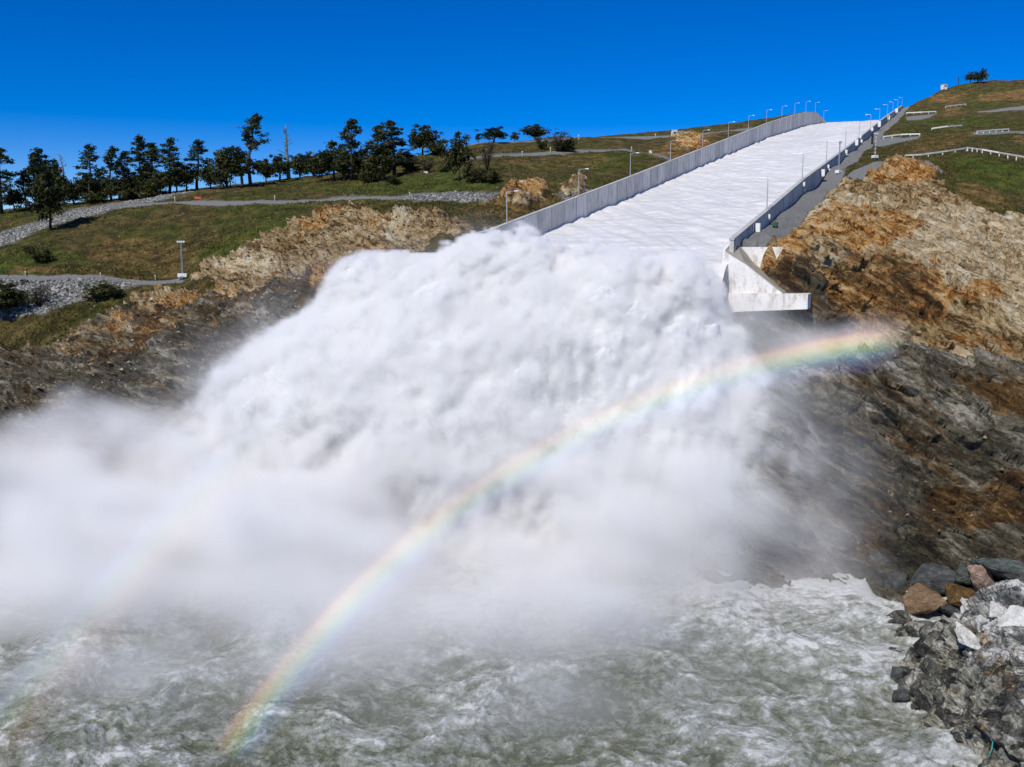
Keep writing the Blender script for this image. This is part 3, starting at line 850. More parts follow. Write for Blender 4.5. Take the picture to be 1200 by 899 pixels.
w = empty('spillway_wall', chute(0, -0.5, 50))
W_left = w
def place(root):
    """parent inverse for parts whose coordinates are already in world space"""
    for c in children(root): c.matrix_parent_inverse = root.matrix_basis.inverted()
tag(w, 'long left spillway wall of tall grey concrete panels, sunlit hillside behind it', 'retaining wall')
wall_run('wall_face', 0.0, -0.9, lambda t: z_wall_l(t) - 0.28, lambda t: z_water(t) - 6, -2, 900, 9.15, w, M_wall)
coping_run('coping', 0.12, -1.0, z_wall_l, -2, 900, 9.15, w, M_cope)
place(w)

w = empty('spillway_wall', chute(0, WID - 0.5, 50))
tag(w, 'long right spillway wall with shaded outer face and white boxes along it', 'retaining wall')
wall_run('wall_face', WID - 0.85, WID, lambda t: z_wall_r(t) - 0.28, lambda t: z_wall_r(t) - 11, 0, 900, 9.15, w, M_wall)
coping_run('coping', WID - 0.95, WID + 0.12, z_wall_r, -0.1, 900, 9.15, w, M_cope)
mb = MB()
for t_ in np.arange(1.0, 560, 3.05):
    z1 = z_wall_r(t_) - 0.28
    q0 = chute(t_, WID, 0); 
    mb.hexa([chute(t_, WID - .02, z1 - 6), chute(t_ + .35, WID - .02, z1 - 6), chute(t_ + .35, WID + .22, z1 - 6), chute(t_, WID + .22, z1 - 6)],
            [chute(t_, WID - .02, z1), chute(t_ + .35, WID - .02, z1), chute(t_ + .35, WID + .10, z1), chute(t_, WID + .10, z1)])
mb.build('rib', M_wall, w)['kind'] = 'stuff'
place(w)

# floor slab of the chute: solid concrete down into the rock
ts = np.concatenate([np.arange(0, 900, 20.0), [900]])
V, F = [], []
for t in ts:
    zb = min(z_water(t) - 14, -6 if t < 30 else 1e9)
    for s, z in ((0.01, zb), (WID - 0.84, zb), (WID - 0.84, z_water(t) - 3.2), (0.01, z_water(t) - 3.2)):
        V.append(chute(t, s, z))
for i in range(len(ts) - 1):
    for k in range(4):
        F.append((i * 4 + k, i * 4 + (k + 1) % 4, i * 4 + 4 + (k + 1) % 4, i * 4 + 4 + k))
F += [(0, 1, 2, 3), tuple(4 * (len(ts) - 1) + k for k in (3, 2, 1, 0))]
o = mesh_np('spillway_floor', np.array(V), np.array(F), M_white)
tag(o, 'concrete floor of the spillway chute, hidden under rushing water', 'floor', kind='structure')

# rushing water in the chute
nt_, ns_ = 1500, 150
tt = np.concatenate([np.linspace(-11, 300, 930), np.linspace(300, 900, 601)[1:]])
ss = np.linspace(0.02, WID - 0.86, ns_)
T_, S_ = np.meshgrid(tt, ss, indexing='ij')
T_ = T_.ravel(); S_ = S_.ravel()
tn_ = np.clip(-T_, 0, None)
base = np.stack([L0[0] + DX * T_ + NX * S_, L0[1] + DY * T_ + NY * S_, z_water(np.clip(T_, 0, None)) - 0.18 * tn_ - 0.075 * tn_ ** 2], 1)
q = np.stack([T_ * 0.11 + 0.15 * S_, S_ * 0.05, T_ * 0], 1).astype(np.float32)
hw = 0.55 * fbm(q, 3, 0.55, 3) + 0.09 * fbm(np.stack([T_ * 0.5, S_ * 0.3, T_ * 0], 1), 4, 0.6, 8)
edgew = np.minimum(S_, WID - 0.86 - S_)
hw += 0.5 * np.exp(-edgew / 1.2) * (0.5 + pn(np.stack([T_ * 0.12, S_ * 0.2, T_ * 0], 1), 4))
base[:, 2] += hw
t = NT('rushing_white_water')
st = t.attr('st', 'Vector')
d1 = t.noise(t.mapping(st, rot=(0, 0, R(-9)), scale=(0.30, 0.028, 1)), 1.0, 5, 0.62, 0.5)
d2 = t.noise(t.mapping(st, rot=(0, 0, R(-9)), scale=(2.6, 1.3, 1)), 1.0, 7, 0.85)
d3 = t.noise(t.mapping(st, scale=(0.02, 0.06, 1)), 1.0, 4, 0.6)
f = t.math('ADD', t.math('ADD', t.math('MULTIPLY', d1, 0.52), t.math('MULTIPLY', d2, 0.30)), t.math('MULTIPLY', d3, 0.20))
c = t.ramp(f, [(0.33, (0.46, 0.46, 0.45)), (0.45, (0.64, 0.635, 0.62)), (0.54, (0.73, 0.725, 0.71)), (0.63, (0.88, 0.875, 0.86))])
M_chw = t.done(t.bsdf(c, 0.55, t.bump(f, 0.5, 0.8), 0, 0.3))
o = mesh_np('spillway_water', base, grid_faces(len(tt), ns_), M_chw, smooth=True, attrs=dict(st=np.stack([T_, S_, T_ * 0], 1)))
tag(o, 'white rushing water sheet sliding down the wide spillway chute', 'water', kind='structure')

# wing wall and end blocks at the right side of the lip
def on_cross(px, py, t):
    """point of the vertical plane standing across the chute at distance t, seen at a pixel"""
    a, b = ray(px, py)
    P0 = chute(t, WID, 0)
    k = NX / NY
    Y = (P0[0] - P0[1] * k) / (a - k)
    return np.array((a * Y, Y, CAM_H + b * Y))

w = empty('wing_wall', chute(-1, WID, 44))
tag(w, 'white concrete wing wall with a sloping tan top at the right end of the spillway', 'wing wall')
fa, fb_, fc = on_cross(850, 293, -0.6), on_cross(874, 308, -0.6), on_cross(918, 343, -0.6)
ba, bb_, bc = on_cross(860, 281, 4.0), on_cross(888, 311, 6.0), on_cross(931, 341, 10.0)
def dn(p, z): return (p[0], p[1], z)
zb = 45.4
mb = MB()
for (f0, f1, b0, b1) in ((fa, fb_, ba, bb_), (fb_, fc, bb_, bc)):
    mb.hexa([dn(f0, zb), dn(f1, zb), dn(b1, zb), dn(b0, zb)], [f0 - (0, 0, .18), f1 - (0, 0, .18), b1 - (0, 0, .18), b0 - (0, 0, .18)])
mb.build('wall_face', M_white, w)
mb = MB()
for (f0, f1, b0, b1) in ((fa, fb_, ba, bb_), (fb_, fc, bb_, bc)):
    u_ = np.array((DX, DY, 0)) * 0.12
    mb.hexa([f0 - u_ - (0, 0, .18), f1 - u_ - (0, 0, .18), b1 + u_ - (0, 0, .18), b0 + u_ - (0, 0, .18)], [f0 - u_, f1 - u_, b1 + u_, b0 + u_])
mb.build('sloping_top', M_tanc, w)
s0, s1 = on_cross(846.5, 343.5, -1.4), on_cross(947, 343.5, -1.4)
s2 = s1 + np.array((DX, DY, 0)) * 9; s3 = s0 + np.array((DX, DY, 0)) * 9
zt = 46.35
mb = MB()
mb.hexa([dn(s0, 42.6), dn(s1, 43.6), dn(s2, 43.6), dn(s3, 42.6)], [dn(s0, zt), dn(s1, zt), dn(s2, zt), dn(s3, zt)])
mb.build('base_slab', M_white, w)
n0, n1_ = on_cross(846.5, 297, -0.7), on_cross(851, 297, -0.7)
mb = MB()
mb.hexa([dn(n0, zt), dn(n1_, zt), dn(n1_ + np.array((DX, DY, 0)) * 3, zt), dn(n0 + np.array((DX, DY, 0)) * 3, zt)],
        [dn(n0, 54.3), dn(n1_, 54.3), dn(n1_ + np.array((DX, DY, 0)) * 3, 55.4), dn(n0 + np.array((DX, DY, 0)) * 3, 55.4)])
mb.build('nosing', M_white, w, bevel=0.08)
place(w)

mb = MB()
h0, h1 = on_cross(863, 290, 5.2), on_cross(918, 290, 5.2)
zz = 55.0
mb.hexa([dn(h0, 40), dn(h1, 40), dn(h1 + np.array((DX, DY, 0)) * 1.0, 40), dn(h0 + np.array((DX, DY, 0)) * 1.0, 40)],
        [dn(h0, zz), dn(h1, zz), dn(h1 + np.array((DX, DY, 0)) * 1.0, zz), dn(h0 + np.array((DX, DY, 0)) * 1.0, zz)])
hw_ = mb.build('headwall', M_white, bevel=0.04)
tag(hw_, 'small pale concrete headwall closing the grey service road above the wing wall', 'headwall')

# ------------------------------------------------------------------ river
yr = np.concatenate([np.exp(np.arange(math.log(78), math.log(190), 0.0011)), np.linspace(190, 330, 20)])
nc = 900
V = np.concatenate([np.stack([np.concatenate([np.linspace(-1.3, -0.58, 60)[:-1], np.linspace(-0.58, 0.58, nc - 89), np.linspace(0.58, 1.2, 31)[1:]]) * y, np.full(nc, y), np.zeros(nc)], 1) for y in yr]).astype(np.float32)
Wq = np.stack([fbm(V * 0.06, 3, 0.5, 21), fbm(V * 0.06, 3, 0.5, 42), V[:, 0] * 0], 1)
chop = 1.5 * (fbm(V * 0.075 + Wq * 0.5, 2, 0.5, 2)) + 0.95 * ridged(V * 0.19 + Wq, 4, 0.55, 7) * 0.5 + 0.30 * ridged(V * 0.62 + Wq * 1.5, 4, 0.6, 17) * 0.6
V[:, 2] = chop - 0.3
# foam: laced between the crests, thick along the right shore and under the jet
fo = ridged(V * np.array((0.13, 0.20, 0.2), dtype=np.float32) + Wq * 0.6, 6, 0.70, 61) * 0.18 + 0.40 * fbm(V * 0.035, 3, 0.55, 91) + fbm(V * 0.5 + Wq * 2, 4, 0.65, 71) * 0.45 + 0.25 * chop
shore_x = np.interp(V[:, 1], [95, 105, 110, 125, 140, 150, 158, 162], [56, 52, 48, 52, 55, 62, 52, 48])
jet = np.exp(-np.clip(150 - V[:, 1], 0, None) / 11.0)
foam = fo + 0.30 * np.exp(-np.clip(shore_x - V[:, 0], 0, None) / 6.0) + 0.55 * jet - 0.10
foam = foam.astype(np.float32)
t = NT('river_water')
p = t.pos()
fm = t.attr('foam')
n1 = t.noise(t.mapping(p, scale=(0.8, 1.0, 1.0)), 1.1, 9, 0.78, 0.25)
n2 = t.noise(p, 5.0, 5, 0.7, 0.5)
f = t.math('ADD', fm, t.math('ADD', t.math('MULTIPLY', t.math('SUBTRACT', n1, 0.5), 2.0), t.math('MULTIPLY', t.math('SUBTRACT', n2, 0.5), 0.8)))
c = t.ramp(f, [(0.0, (0.15, 0.168, 0.105)), (0.28, (0.25, 0.27, 0.20)), (0.52, (0.37, 0.39, 0.33)), (0.76, (0.54, 0.56, 0.52)), (1.0, (0.80, 0.81, 0.79))])
rg = t.ramp(f, [(0.2, 0.22), (0.7, 0.7)])
M_riv = t.done(t.bsdf(c, rg, t.bump(t.math('ADD', f, n2), 0.8, 0.35), 0, 0.4))
river = mesh_np('river', V, grid_faces(len(yr), nc), M_riv, smooth=True, attrs=dict(foam=foam))
tag(river, 'churning green white river water below the spillway', 'river', kind='structure')

# ------------------------------------------------------------------ the exploding jet: a billowing white body of spray
U_K = np.array([0, .25, .5, .75, 1.0])
V_K = np.array([0, .2, .4, .6, .8, 1.0])
GUIDE = np.array([
 [(-9, 206, 51), (-22, 195, 54.5), (-37, 190, 47.0), (-51, 187, 34), (-67, 183, 23), (-86, 173, 4)],
 [(5, 201, 51), (-6, 193, 54.6), (-19, 184, 50), (-30, 175, 37), (-38, 168, 20), (-42, 163, 2)],
 [(18, 195, 51), (11, 188, 51.3), (2, 180, 48.8), (-7, 171, 38), (-12, 164, 20), (-15, 160, 2)],
 [(30, 190, 51), (25, 183, 51.2), (19, 175, 47.5), (13, 167, 37), (9, 161, 20), (7, 157, 2)],
 [(40.3, 187, 48), (39.0, 182, 46.3), (40.5, 176, 39.5), (47, 168, 31), (54, 161, 19), (53, 156, 2)]], dtype=np.float64)

def cubic(xs, ys, q):
    """Catmull-Rom through samples (ys along axis 0)"""
    i = np.clip(np.searchsorted(xs, q, 'right') - 1, 0, len(xs) - 2)
    f = (q - xs[i]) / (xs[i + 1] - xs[i])
    f = f.reshape(-1, *([1] * (ys.ndim - 1)))
    g = lambda k: ys[np.clip(k, 0, len(xs) - 1)]
    p0, p1, p2, p3 = g(i - 1), g(i), g(i + 1), g(i + 2)
    return 0.5 * (2 * p1 + (p2 - p0) * f + (2 * p0 - 5 * p1 + 4 * p2 - p3) * f ** 2 + (3 * p1 - p0 - 3 * p2 + p3) * f ** 3)

nu, nv = 420, 340
us, vs_ = np.linspace(0, 1, nu), np.linspace(0, 1, nv)
S1 = cubic(U_K, GUIDE, us)                       # nu x 6 x 3
S2 = cubic(V_K, S1.transpose(1, 0, 2), vs_)      # nv x nu x 3
G = S2.astype(np.float32)
N = np.cross(np.gradient(G, axis=1), np.gradient(G, axis=0)).reshape(-1, 3)
N /= np.linalg.norm(N, axis=1, keepdims=True) + 1e-9
P = G.reshape(-1, 3)
if (N[:, 2].mean() < 0): N = -N
uu = np.tile(us, nv).astype(np.float32); vv = np.repeat(vs_, nu).astype(np.float32)
def lumps(X_, fall):
    """billowing height of the spray above the smooth jet, in metres, at points X_ (fall: 0 at the top, 1 where it drops)"""
    W_ = np.stack([fbm(X_ * 0.07, 2, 0.5, 3), fbm(X_ * 0.07, 2, 0.5, 33), fbm(X_ * 0.07, 2, 0.5, 63)], 1)
    Y_ = (X_ + 2.4 * W_).astype(np.float32)
    tp = 1 - fall
    D_ = (0.30 + 0.70 * tp) * (9.8 * puffs(Y_ / 15.5, 3.3) + 3.8 * tp * puffs(Y_ / 6.2 + 0.25 * W_, 7.7) + 1.9 * fall - 8.0)
    D_ += (0.15 + 0.85 * tp) * (1.0 * puffs(Y_ / 2.9 + 0.5 * W_, 11.1) - 0.35)
    D_ *= 0.75 + 0.9 * np.clip(fbm(X_ * 0.045, 2, 0.5, 71) + 0.25, 0, 1)
    D_ += 4.0 * pn(X_ * 0.042, 81)
    # surges: ridges fanning out from behind the lip, along the flight of the water
    r_ = X_ - np.array((45.0, 250.0, 75.0), dtype=np.float32)
    L_ = np.linalg.norm(r_, axis=1)
    an = np.stack([np.arctan2(r_[:, 0], -r_[:, 1]) * 80, np.arcsin(r_[:, 2] / L_) * 80, L_ * 0.16], 1).astype(np.float32)
    D_ += (0.5 + 1.3 * fall) * (1.5 * fbm(an * 0.16 + 0.35 * W_, 3, 0.6, 91) + 0.9 * fbm(an * 0.5 + 0.5 * W_, 3, 0.62, 17))
    D_ -= 3.0 * (1 - 0.5 * fall)
    D_ += 1.3 * fbm(Y_ * 0.30, 4, 0.66, 45)
    return D_
fallv = sstep(0.40, 0.95, vv).astype(np.float32)
D = lumps(P, fallv) - 2.6
D *= sstep(0.0, 0.08, vv)
P2 = P + N * D[:, None]
n1 = None
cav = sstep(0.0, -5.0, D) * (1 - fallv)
edge_u = np.minimum(uu / 0.07, (1 - uu) / 0.06)
dens = np.clip(np.minimum(edge_u, 1.0), 0, 1) * (1 - sstep(0.60, 0.84, vv))
dens = dens.astype(np.float32)
t = NT('white_spray')
p = t.pos()
dn_ = t.attr('dens')
n1 = t.noise(t.mapping(p, rot=(R(35), 0, R(25)), scale=(1, 0.5, 0.5)), 0.22, 7, 0.66, 0.6)
n2 = t.noise(p, 1.7, 5, 0.7)
al = t.math('ADD', t.math('MULTIPLY', dn_, 1.35), t.math('ADD', t.math('MULTIPLY', t.math('SUBTRACT', n1, 0.5), 1.5), t.math('MULTIPLY', t.math('SUBTRACT', n2, 0.5), 0.5)))
al = t.ramp(al, [(0.18, 0.0), (0.80, 1.0)], 'EASE')
hb = t.math('ADD', t.math('MULTIPLY', n2, 0.6), t.math('MULTIPLY', t.noise(p, 4.5, 4, 0.7), 0.3))
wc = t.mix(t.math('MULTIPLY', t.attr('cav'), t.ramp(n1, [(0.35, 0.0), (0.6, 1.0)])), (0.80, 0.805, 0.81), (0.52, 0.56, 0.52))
sh = t.bsdf(wc, 0.9, t.bump(hb, 0.3, 0.4), 0, 0.05, **{'Subsurface Weight': 0.6, 'Subsurface Scale': 0.8, 'Subsurface Radius': (1.0, 1.0, 1.0)})
tl = t.n('ShaderNodeBsdfTranslucent'); t.sett(tl.inputs[0], (0.78, 0.80, 0.82))
m1 = t.n('ShaderNodeMixShader'); t.sett(m1.inputs[0], 0.18); t.l(sh, m1.inputs[1]); t.l(tl.outputs[0], m1.inputs[2])
tr = t.n('ShaderNodeBsdfTransparent')
m2 = t.n('ShaderNodeMixShader'); t.l(al, m2.inputs[0]); t.l(tr.outputs[0], m2.inputs[1]); t.l(m1.outputs[0], m2.inputs[2])
M_spray = t.done(m2.outputs[0])
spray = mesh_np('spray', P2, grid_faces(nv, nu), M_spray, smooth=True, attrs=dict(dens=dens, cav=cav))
tag(spray, 'huge billowing white spray exploding from the end of the spillway', 'spray', kind='stuff')

# ------------------------------------------------------------------ drifting mist: a density grid around and in front of the jet
from mathutils import kdtree
LO, HI = np.array((-150.0, 90.0, -1.0)), np.array((76.0, 212.0, 66.0))
RES = (360, 194, 107)
gx, gy, gz = [np.linspace(LO[i], HI[i], RES[i]) for i in range(3)]
cx, cy_, cz = [np.linspace(LO[i], HI[i], RES[i] // 4) for i in range(3)]
sel = np.arange(0, len(P), 41)
kd = kdtree.KDTree(len(sel))
for i, q in enumerate(P[sel]): kd.insert(q, i)
kd.balance()
CG = np.stack(np.meshgrid(cx, cy_, cz, indexing='ij'), -1).reshape(-1, 3)
idx = sel[np.array([kd.find(q)[1] for q in CG])]
dv_ = CG - P[idx]
sd = (dv_ * N[idx]).sum(1); ad = np.linalg.norm(dv_, axis=1)
tang = np.sqrt(np.clip(ad ** 2 - sd ** 2, 0, None))          # how far past the rim of the jet
shp = (len(cx), len(cy_), len(cz))
def up(A, axis, xo, xn):
    i = np.clip(np.searchsorted(xo, xn) - 1, 0, len(xo) - 2); f = ((xn - xo[i]) / (xo[i + 1] - xo[i])).astype(np.float32)
    sh_ = [1, 1, 1]; sh_[axis] = len(xn); f = f.reshape(sh_)
    return np.take(A, i, axis) * (1 - f) + np.take(A, i + 1, axis) * f
def fine(a):
    return up(up(up(a.reshape(shp).astype(np.float32), 0, cx, gx), 1, cy_, gy), 2, cz, gz).ravel()
sdf, tangf, vf, uf = fine(sd), fine(tang), fine(vv[idx]), fine(uu[idx])
CP_ = CG.astype(np.float32)
wq = CP_ @ np.array([[0.9, 0.1, 0.25], [-0.1, 0.95, 0.2], [-0.3, -0.2, 0.9]], dtype=np.float32) * np.array((0.55, 1.0, 1.0), dtype=np.float32)
m1_ = fine(fbm(wq * 0.05, 4, 0.6, 2.2)); m2_ = fine(fbm(wq * 0.15, 3, 0.6, 8.8))
GX, GY, GZ = [a.ravel().astype(np.float32) for a in np.meshgrid(gx, gy, gz, indexing='ij')]
GP = np.stack([GX, GY, GZ], 1)
# the jet itself: dense inside its billowed outline, crisp at the top, torn and soft where it falls
den = np.zeros(len(GP), dtype=np.float32)
near = np.nonzero((sdf > -7) & (sdf < 9) & (tangf < 9))[0]
fa = sstep(0.24, 0.80, vf[near]).astype(np.float32)
X_ = GP[near]
rim = np.minimum(uf[near] / 0.05, (1 - uf[near]) / 0.04)
body = lumps(X_, fa) + 1.0 * fbm(X_ * 0.62, 3, 0.7, 27)
phi = sdf[near] - body + 1.2 * np.clip(tangf[near] - 1.0, 0, None) + 3.0 * (1 - np.clip(rim, 0, 1)) * (0.4 + fa) + 5.0 * sstep(0.80, 1.0, vf[near])
soft = 0.55 + 3.6 * fa + 1.6 * (1 - np.clip(rim, 0, 1))
den[near] = (1.5 - 0.6 * fa) * sstep(soft, -soft * 0.7, phi) ** 1.5 * (1 - 0.35 * fa) * np.clip(1 + 1.1 * fa * fbm(X_ * 0.28, 3, 0.62, 63), 0.15, None)
# thin spray hanging off it
thin = 0.055 * np.exp(-np.clip(sdf - 1, 0, None) / 4.5) * np.exp(-np.clip(tangf, 0, None) / 4.0) * sstep(0.15, 0.6, vf) * (sdf > -6)
den += thin * np.clip(0.55 + 2.6 * m2_ + 1.2 * m1_, 0, None)
left_ = sstep(10, -30, GX)
back = 1 - sstep(174, 188, GY)
# mist bank on the river: thick at the foot of the jet, thinning towards the camera, a billowing upper edge
top_h = 7 + 12 * sstep(100, 160, GY) + 5 * left_ * sstep(135, 165, GY) - 10 * sstep(30, 52, GX)
bank = sstep(0, 1, (top_h + 12 * m1_ + 5 * m2_ - GZ) / 13.0)
bank *= (0.075 * sstep(90, 126, GY) * (1 - 0.80 * sstep(0, 34, GX)) + 0.075 * sstep(112, 152, GY) ** 1.3) * (1 - sstep(44, 56, GX)) * back
fan = 0.085 * sstep(-25, -55, GX) * sstep(138, 162, GY) * sstep(0, 1, (13 + 0.16 * np.clip(GX + 78, -20, 40) + 10 * m1_ + 5 * m2_ - GZ) / 9.0) * (1 - sstep(176, 190, GY))
veil = 0.34 * np.exp(-(((GX - 57) / 9) ** 2 + ((GY - 178.5) / 4) ** 2 + ((GZ - 37 + 0.12 * (57 - GX)) / 2.8) ** 2)) + 0.05 * np.exp(-(((GX - 43) / 6) ** 2 + ((GY - 177) / 8) ** 2 + ((GZ - 42) / 5) ** 2))
shore = 0.02 * np.exp(-(((GX - 57) / 8) ** 2 + ((GY - 149) / 5) ** 2 + ((GZ - 1) / 4) ** 2))
den += (bank * np.clip(1.0 + 0.8 * m1_ + 0.6 * m2_, 0.2, None) + fan * np.clip(0.95 + 1.2 * m1_ + 0.9 * m2_, 0.1, None)) + (veil + shore) * np.clip(0.8 + 1.8 * m2_, 0, None)
for A, lo, hi in ((GX, LO[0], HI[0]), (GY, LO[1], HI[1]), (GZ, -99, HI[2])):
    den = den * sstep(0, 6, A - lo) * sstep(0, 4, hi - A)
den[den < 0.0015] = 0
t = NT('mist_air')
vol = t.n('ShaderNodeVolumePrincipled')
t.sett(vol.inputs['Color'], (0.996, 0.993, 0.986)); vol.inputs['Density'].default_value = 1.0
vol.inputs['Density Attribute'].default_value = 'density'
vol.inputs['Anisotropy'].default_value = -0.15
M_mist = t.done(vol=vol.outputs[0])
me = bpy.data.meshes.new('mist')
me.vertices.add(len(GP)); me.vertices.foreach_set('co', GP.ravel())
a_ = me.attributes.new('d', 'FLOAT', 'POINT'); a_.data.foreach_set('value', den.astype(np.float32))
me.materials.append(M_mist)
mist = bpy.data.objects.new('mist', me); COL.objects.link(mist)
ng = bpy.data.node_groups.new('mist_density', 'GeometryNodeTree')
ng.interface.new_socket('Geometry', in_out='INPUT', socket_type='NodeSocketGeometry')
ng.interface.new_socket('Geometry', in_out='OUTPUT', socket_type='NodeSocketGeometry')
gi, go = ng.nodes.new('NodeGroupInput'), ng.nodes.new('NodeGroupOutput')
vc_ = ng.nodes.new('GeometryNodeVolumeCube')
vc_.inputs['Min'].default_value = tuple(LO); vc_.inputs['Max'].default_value = tuple(HI)
for k, nm in enumerate('XYZ'): vc_.inputs['Resolution ' + nm].default_value = RES[k]
posn = ng.nodes.new('GeometryNodeInputPosition')
def vm(op, a, b):
    nd = ng.nodes.new('ShaderNodeVectorMath'); nd.operation = op
    for k, v in ((0, a), (1, b)):
        if isinstance(v, bpy.types.NodeSocket): ng.links.new(v, nd.inputs[k])
        else: nd.inputs[k].default_value = v
    return nd
ix = vm('MULTIPLY', vm('SUBTRACT', posn.outputs[0], tuple(LO)).outputs[0], tuple((RES[k] - 1) / (HI[k] - LO[k]) for k in range(3)))
ix = vm('FLOOR', vm('ADD', ix.outputs[0], (0.5, 0.5, 0.5)).outputs[0], (0, 0, 0))
dt = vm('DOT_PRODUCT', ix.outputs[0], (RES[1] * RES[2], RES[2], 1))
si = ng.nodes.new('GeometryNodeSampleIndex'); si.data_type = 'FLOAT'; si.domain = 'POINT'
na = ng.nodes.new('GeometryNodeInputNamedAttribute'); na.data_type = 'FLOAT'; na.inputs['Name'].default_value = 'd'
ng.links.new(gi.outputs[0], si.inputs['Geometry'])
ng.links.new(na.outputs['Attribute'], si.inputs['Value'])
ng.links.new(dt.outputs['Value'], si.inputs['Index'])
ng.links.new(si.outputs[0], vc_.inputs['Density'])
sm_ = ng.nodes.new('GeometryNodeSetMaterial'); sm_.inputs['Material'].default_value = M_mist
ng.links.new(vc_.outputs[0], sm_.inputs['Geometry'])
ng.links.new(sm_.outputs[0], go.inputs[0])
md = mist.modifiers.new('mist_density', 'NODES'); md.node_group = ng
tag(mist, 'pale drifting mist over the river and around the spray', 'mist', kind='stuff')

# ------------------------------------------------------------------ the near rock outcrop (bottom right)
def at_z(px, py, z):
    a, b = ray(px, py)
    Y = (z - CAM_H) / b
    return np.array((a * Y, Y, z))

class Field2:
    def __init__(s, pts, sc):
        q = np.array(pts, float); s.c = q[:, :2] / sc; s.sc = sc
        n = len(q)
        D = np.sqrt(((s.c[:, None] - s.c[None]) ** 2).sum(-1) + 1e-5)
        A = np.zeros((n + 3, n + 3)); A[:n, :n] = -D + np.eye(n) * 1e-3
        A[:n, n] = 1; A[:n, n + 1:] = s.c; A[n, :n] = 1; A[n + 1:, :n] = s.c.T
        s.w = np.linalg.solve(A, np.concatenate([q[:, 2], np.zeros(3)]))
    def z(s, X, Y):
        X = np.atleast_1d(X) / s.sc; Y = np.atleast_1d(Y) / s.sc
        out = np.empty(len(X))
        for i in range(0, len(X), 20000):
            d = np.sqrt((X[i:i + 20000, None] - s.c[None, :, 0]) ** 2 + (Y[i:i + 20000, None] - s.c[None, :, 1]) ** 2 + 1e-5)
            out[i:i + 20000] = -d @ s.w[:-3] + s.w[-3] + s.w[-2] * X[i:i + 20000] + s.w[-1] * Y[i:i + 20000]
        return out

op = [at_z(*p) for p in [(1078, 762, -0.4), (1077, 800, -0.6), (1088, 840, -0.6), (1112, 875, -0.6), (1134, 905, -0.6), (1160, 960, -0.6), (1220, 1060, -0.6), (1320, 1150, -0.6),
      (1092, 748, 4.8), (1112, 738, 7.5), (1140, 722, 10.5), (1165, 708, 12.3), (1200, 694, 13.8), (1260, 688, 14.5), (1350, 688, 14.5), (1450, 690, 14.5),
      (1098, 790, 3.5), (1108, 830, 2.4), (1135, 860, 2.8), (1160, 899, 2.2), (1130, 780, 7.2), (1150, 815, 6.8), (1170, 850, 5.6), (1200, 880, 4.8),
      (1170, 760, 10.0), (1200, 740, 11.6), (1200, 800, 8.6), (1260, 740, 12.2), (1260, 820, 8.6), (1300, 900, 5.0), (1400, 800, 9.5)]]
oa = [tuple(p) for p in op]
for p in op[8:16]: oa += [(p[0] + 1.5, p[1] + 9, p[2] - 6.5), (p[0] + 3, p[1] + 17, 0.5), (p[0] + 4, p[1] + 26, -4)]
for x_, y_ in [(30, 70), (30, 90), (34, 105), (38, 118), (40, 130), (50, 72), (70, 70), (95, 66), (120, 66)]: oa.append((x_, y_, -4))
FO = Field2(oa, 20.0)
xs_ = np.linspace(40, 118, 560); ys_ = np.linspace(74, 138, 470)
XX, YY = np.meshgrid(xs_, ys_); X = XX.ravel(); Y = YY.ravel(); Z = FO.z(X, Y)
P = np.stack([X, Y, Z], 1).astype(np.float32)
Gd = P.reshape(len(ys_), len(xs_), 3)
N = np.cross(np.gradient(Gd, axis=1), np.gradient(Gd, axis=0)).reshape(-1, 3); N /= np.linalg.norm(N, axis=1, keepdims=True) + 1e-9
Wp = np.stack([fbm(P * 0.12, 3, 0.5, 1), fbm(P * 0.12, 3, 0.5, 2), fbm(P * 0.12, 3, 0.5, 3)], 1)
ax = np.array((0.75, -0.35, 0.42), dtype=np.float32); ax /= np.linalg.norm(ax)
Q = P - 0.55 * (P @ ax)[:, None] * ax[None]
dd = 2.4 * (blocks(Q * 0.22 + Wp * 0.5, 11.3) - 0.5) + 1.2 * (blocks(Q * 0.5 + Wp * 0.7, 70.1) - 0.5) + 0.5 * (blocks(Q * 1.2 + Wp * 0.9, 30.9) - 0.5) + 0.3 * ridged(Q * 0.35 + Wp, 4, 0.55, 4)
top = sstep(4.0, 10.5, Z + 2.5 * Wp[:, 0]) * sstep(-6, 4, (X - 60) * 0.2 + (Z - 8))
P = P + N * (dd * sstep(-3, 0.5, Z))[:, None]
t = NT('fractured_rock')
p = t.pos()
tp = t.attr('top')
wrp = t.n('ShaderNodeVectorMath', operation='ADD')
t.l(p, wrp.inputs[0])
nzv = t.n('ShaderNodeTexNoise'); t.l(p, nzv.inputs['Vector']); nzv.inputs['Scale'].default_value = 0.35; nzv.inputs['Detail'].default_value = 4
scv = t.n('ShaderNodeVectorMath', operation='SCALE'); t.l(nzv.outputs['Color'], scv.inputs[0]); scv.inputs['Scale'].default_value = 2.4
t.l(scv.outputs[0], wrp.inputs[1])
aa = (0.72, -0.30, -0.62)
q1 = t.strata(wrp.outputs[0], aa, (2.6, 1.4, 1.0))
cell = t.sep(t.voro(q1, 0.75, 'F1', 'Color', 0.8))[0]
for nd in t.t.nodes:
    if nd.bl_idname == 'ShaderNodeTexVoronoi': nd.distance = 'CHEBYCHEV'
edge = t.math('ABSOLUTE', t.math('SUBTRACT', t.noise(q1, 0.42, 6, 0.6, 1.0), 0.5))
n1 = t.noise(q1, 0.5, 9, 0.72, 0.8); n2 = t.noise(p, 1.9, 9, 0.78)
f = t.math('ADD', t.math('MULTIPLY', n1, 0.5), t.math('MULTIPLY', n2, 0.5))
f = t.math('ADD', t.math('MULTIPLY_ADD', f, 2.1, -0.55), t.math('MULTIPLY_ADD', cell, 0.42, -0.21))
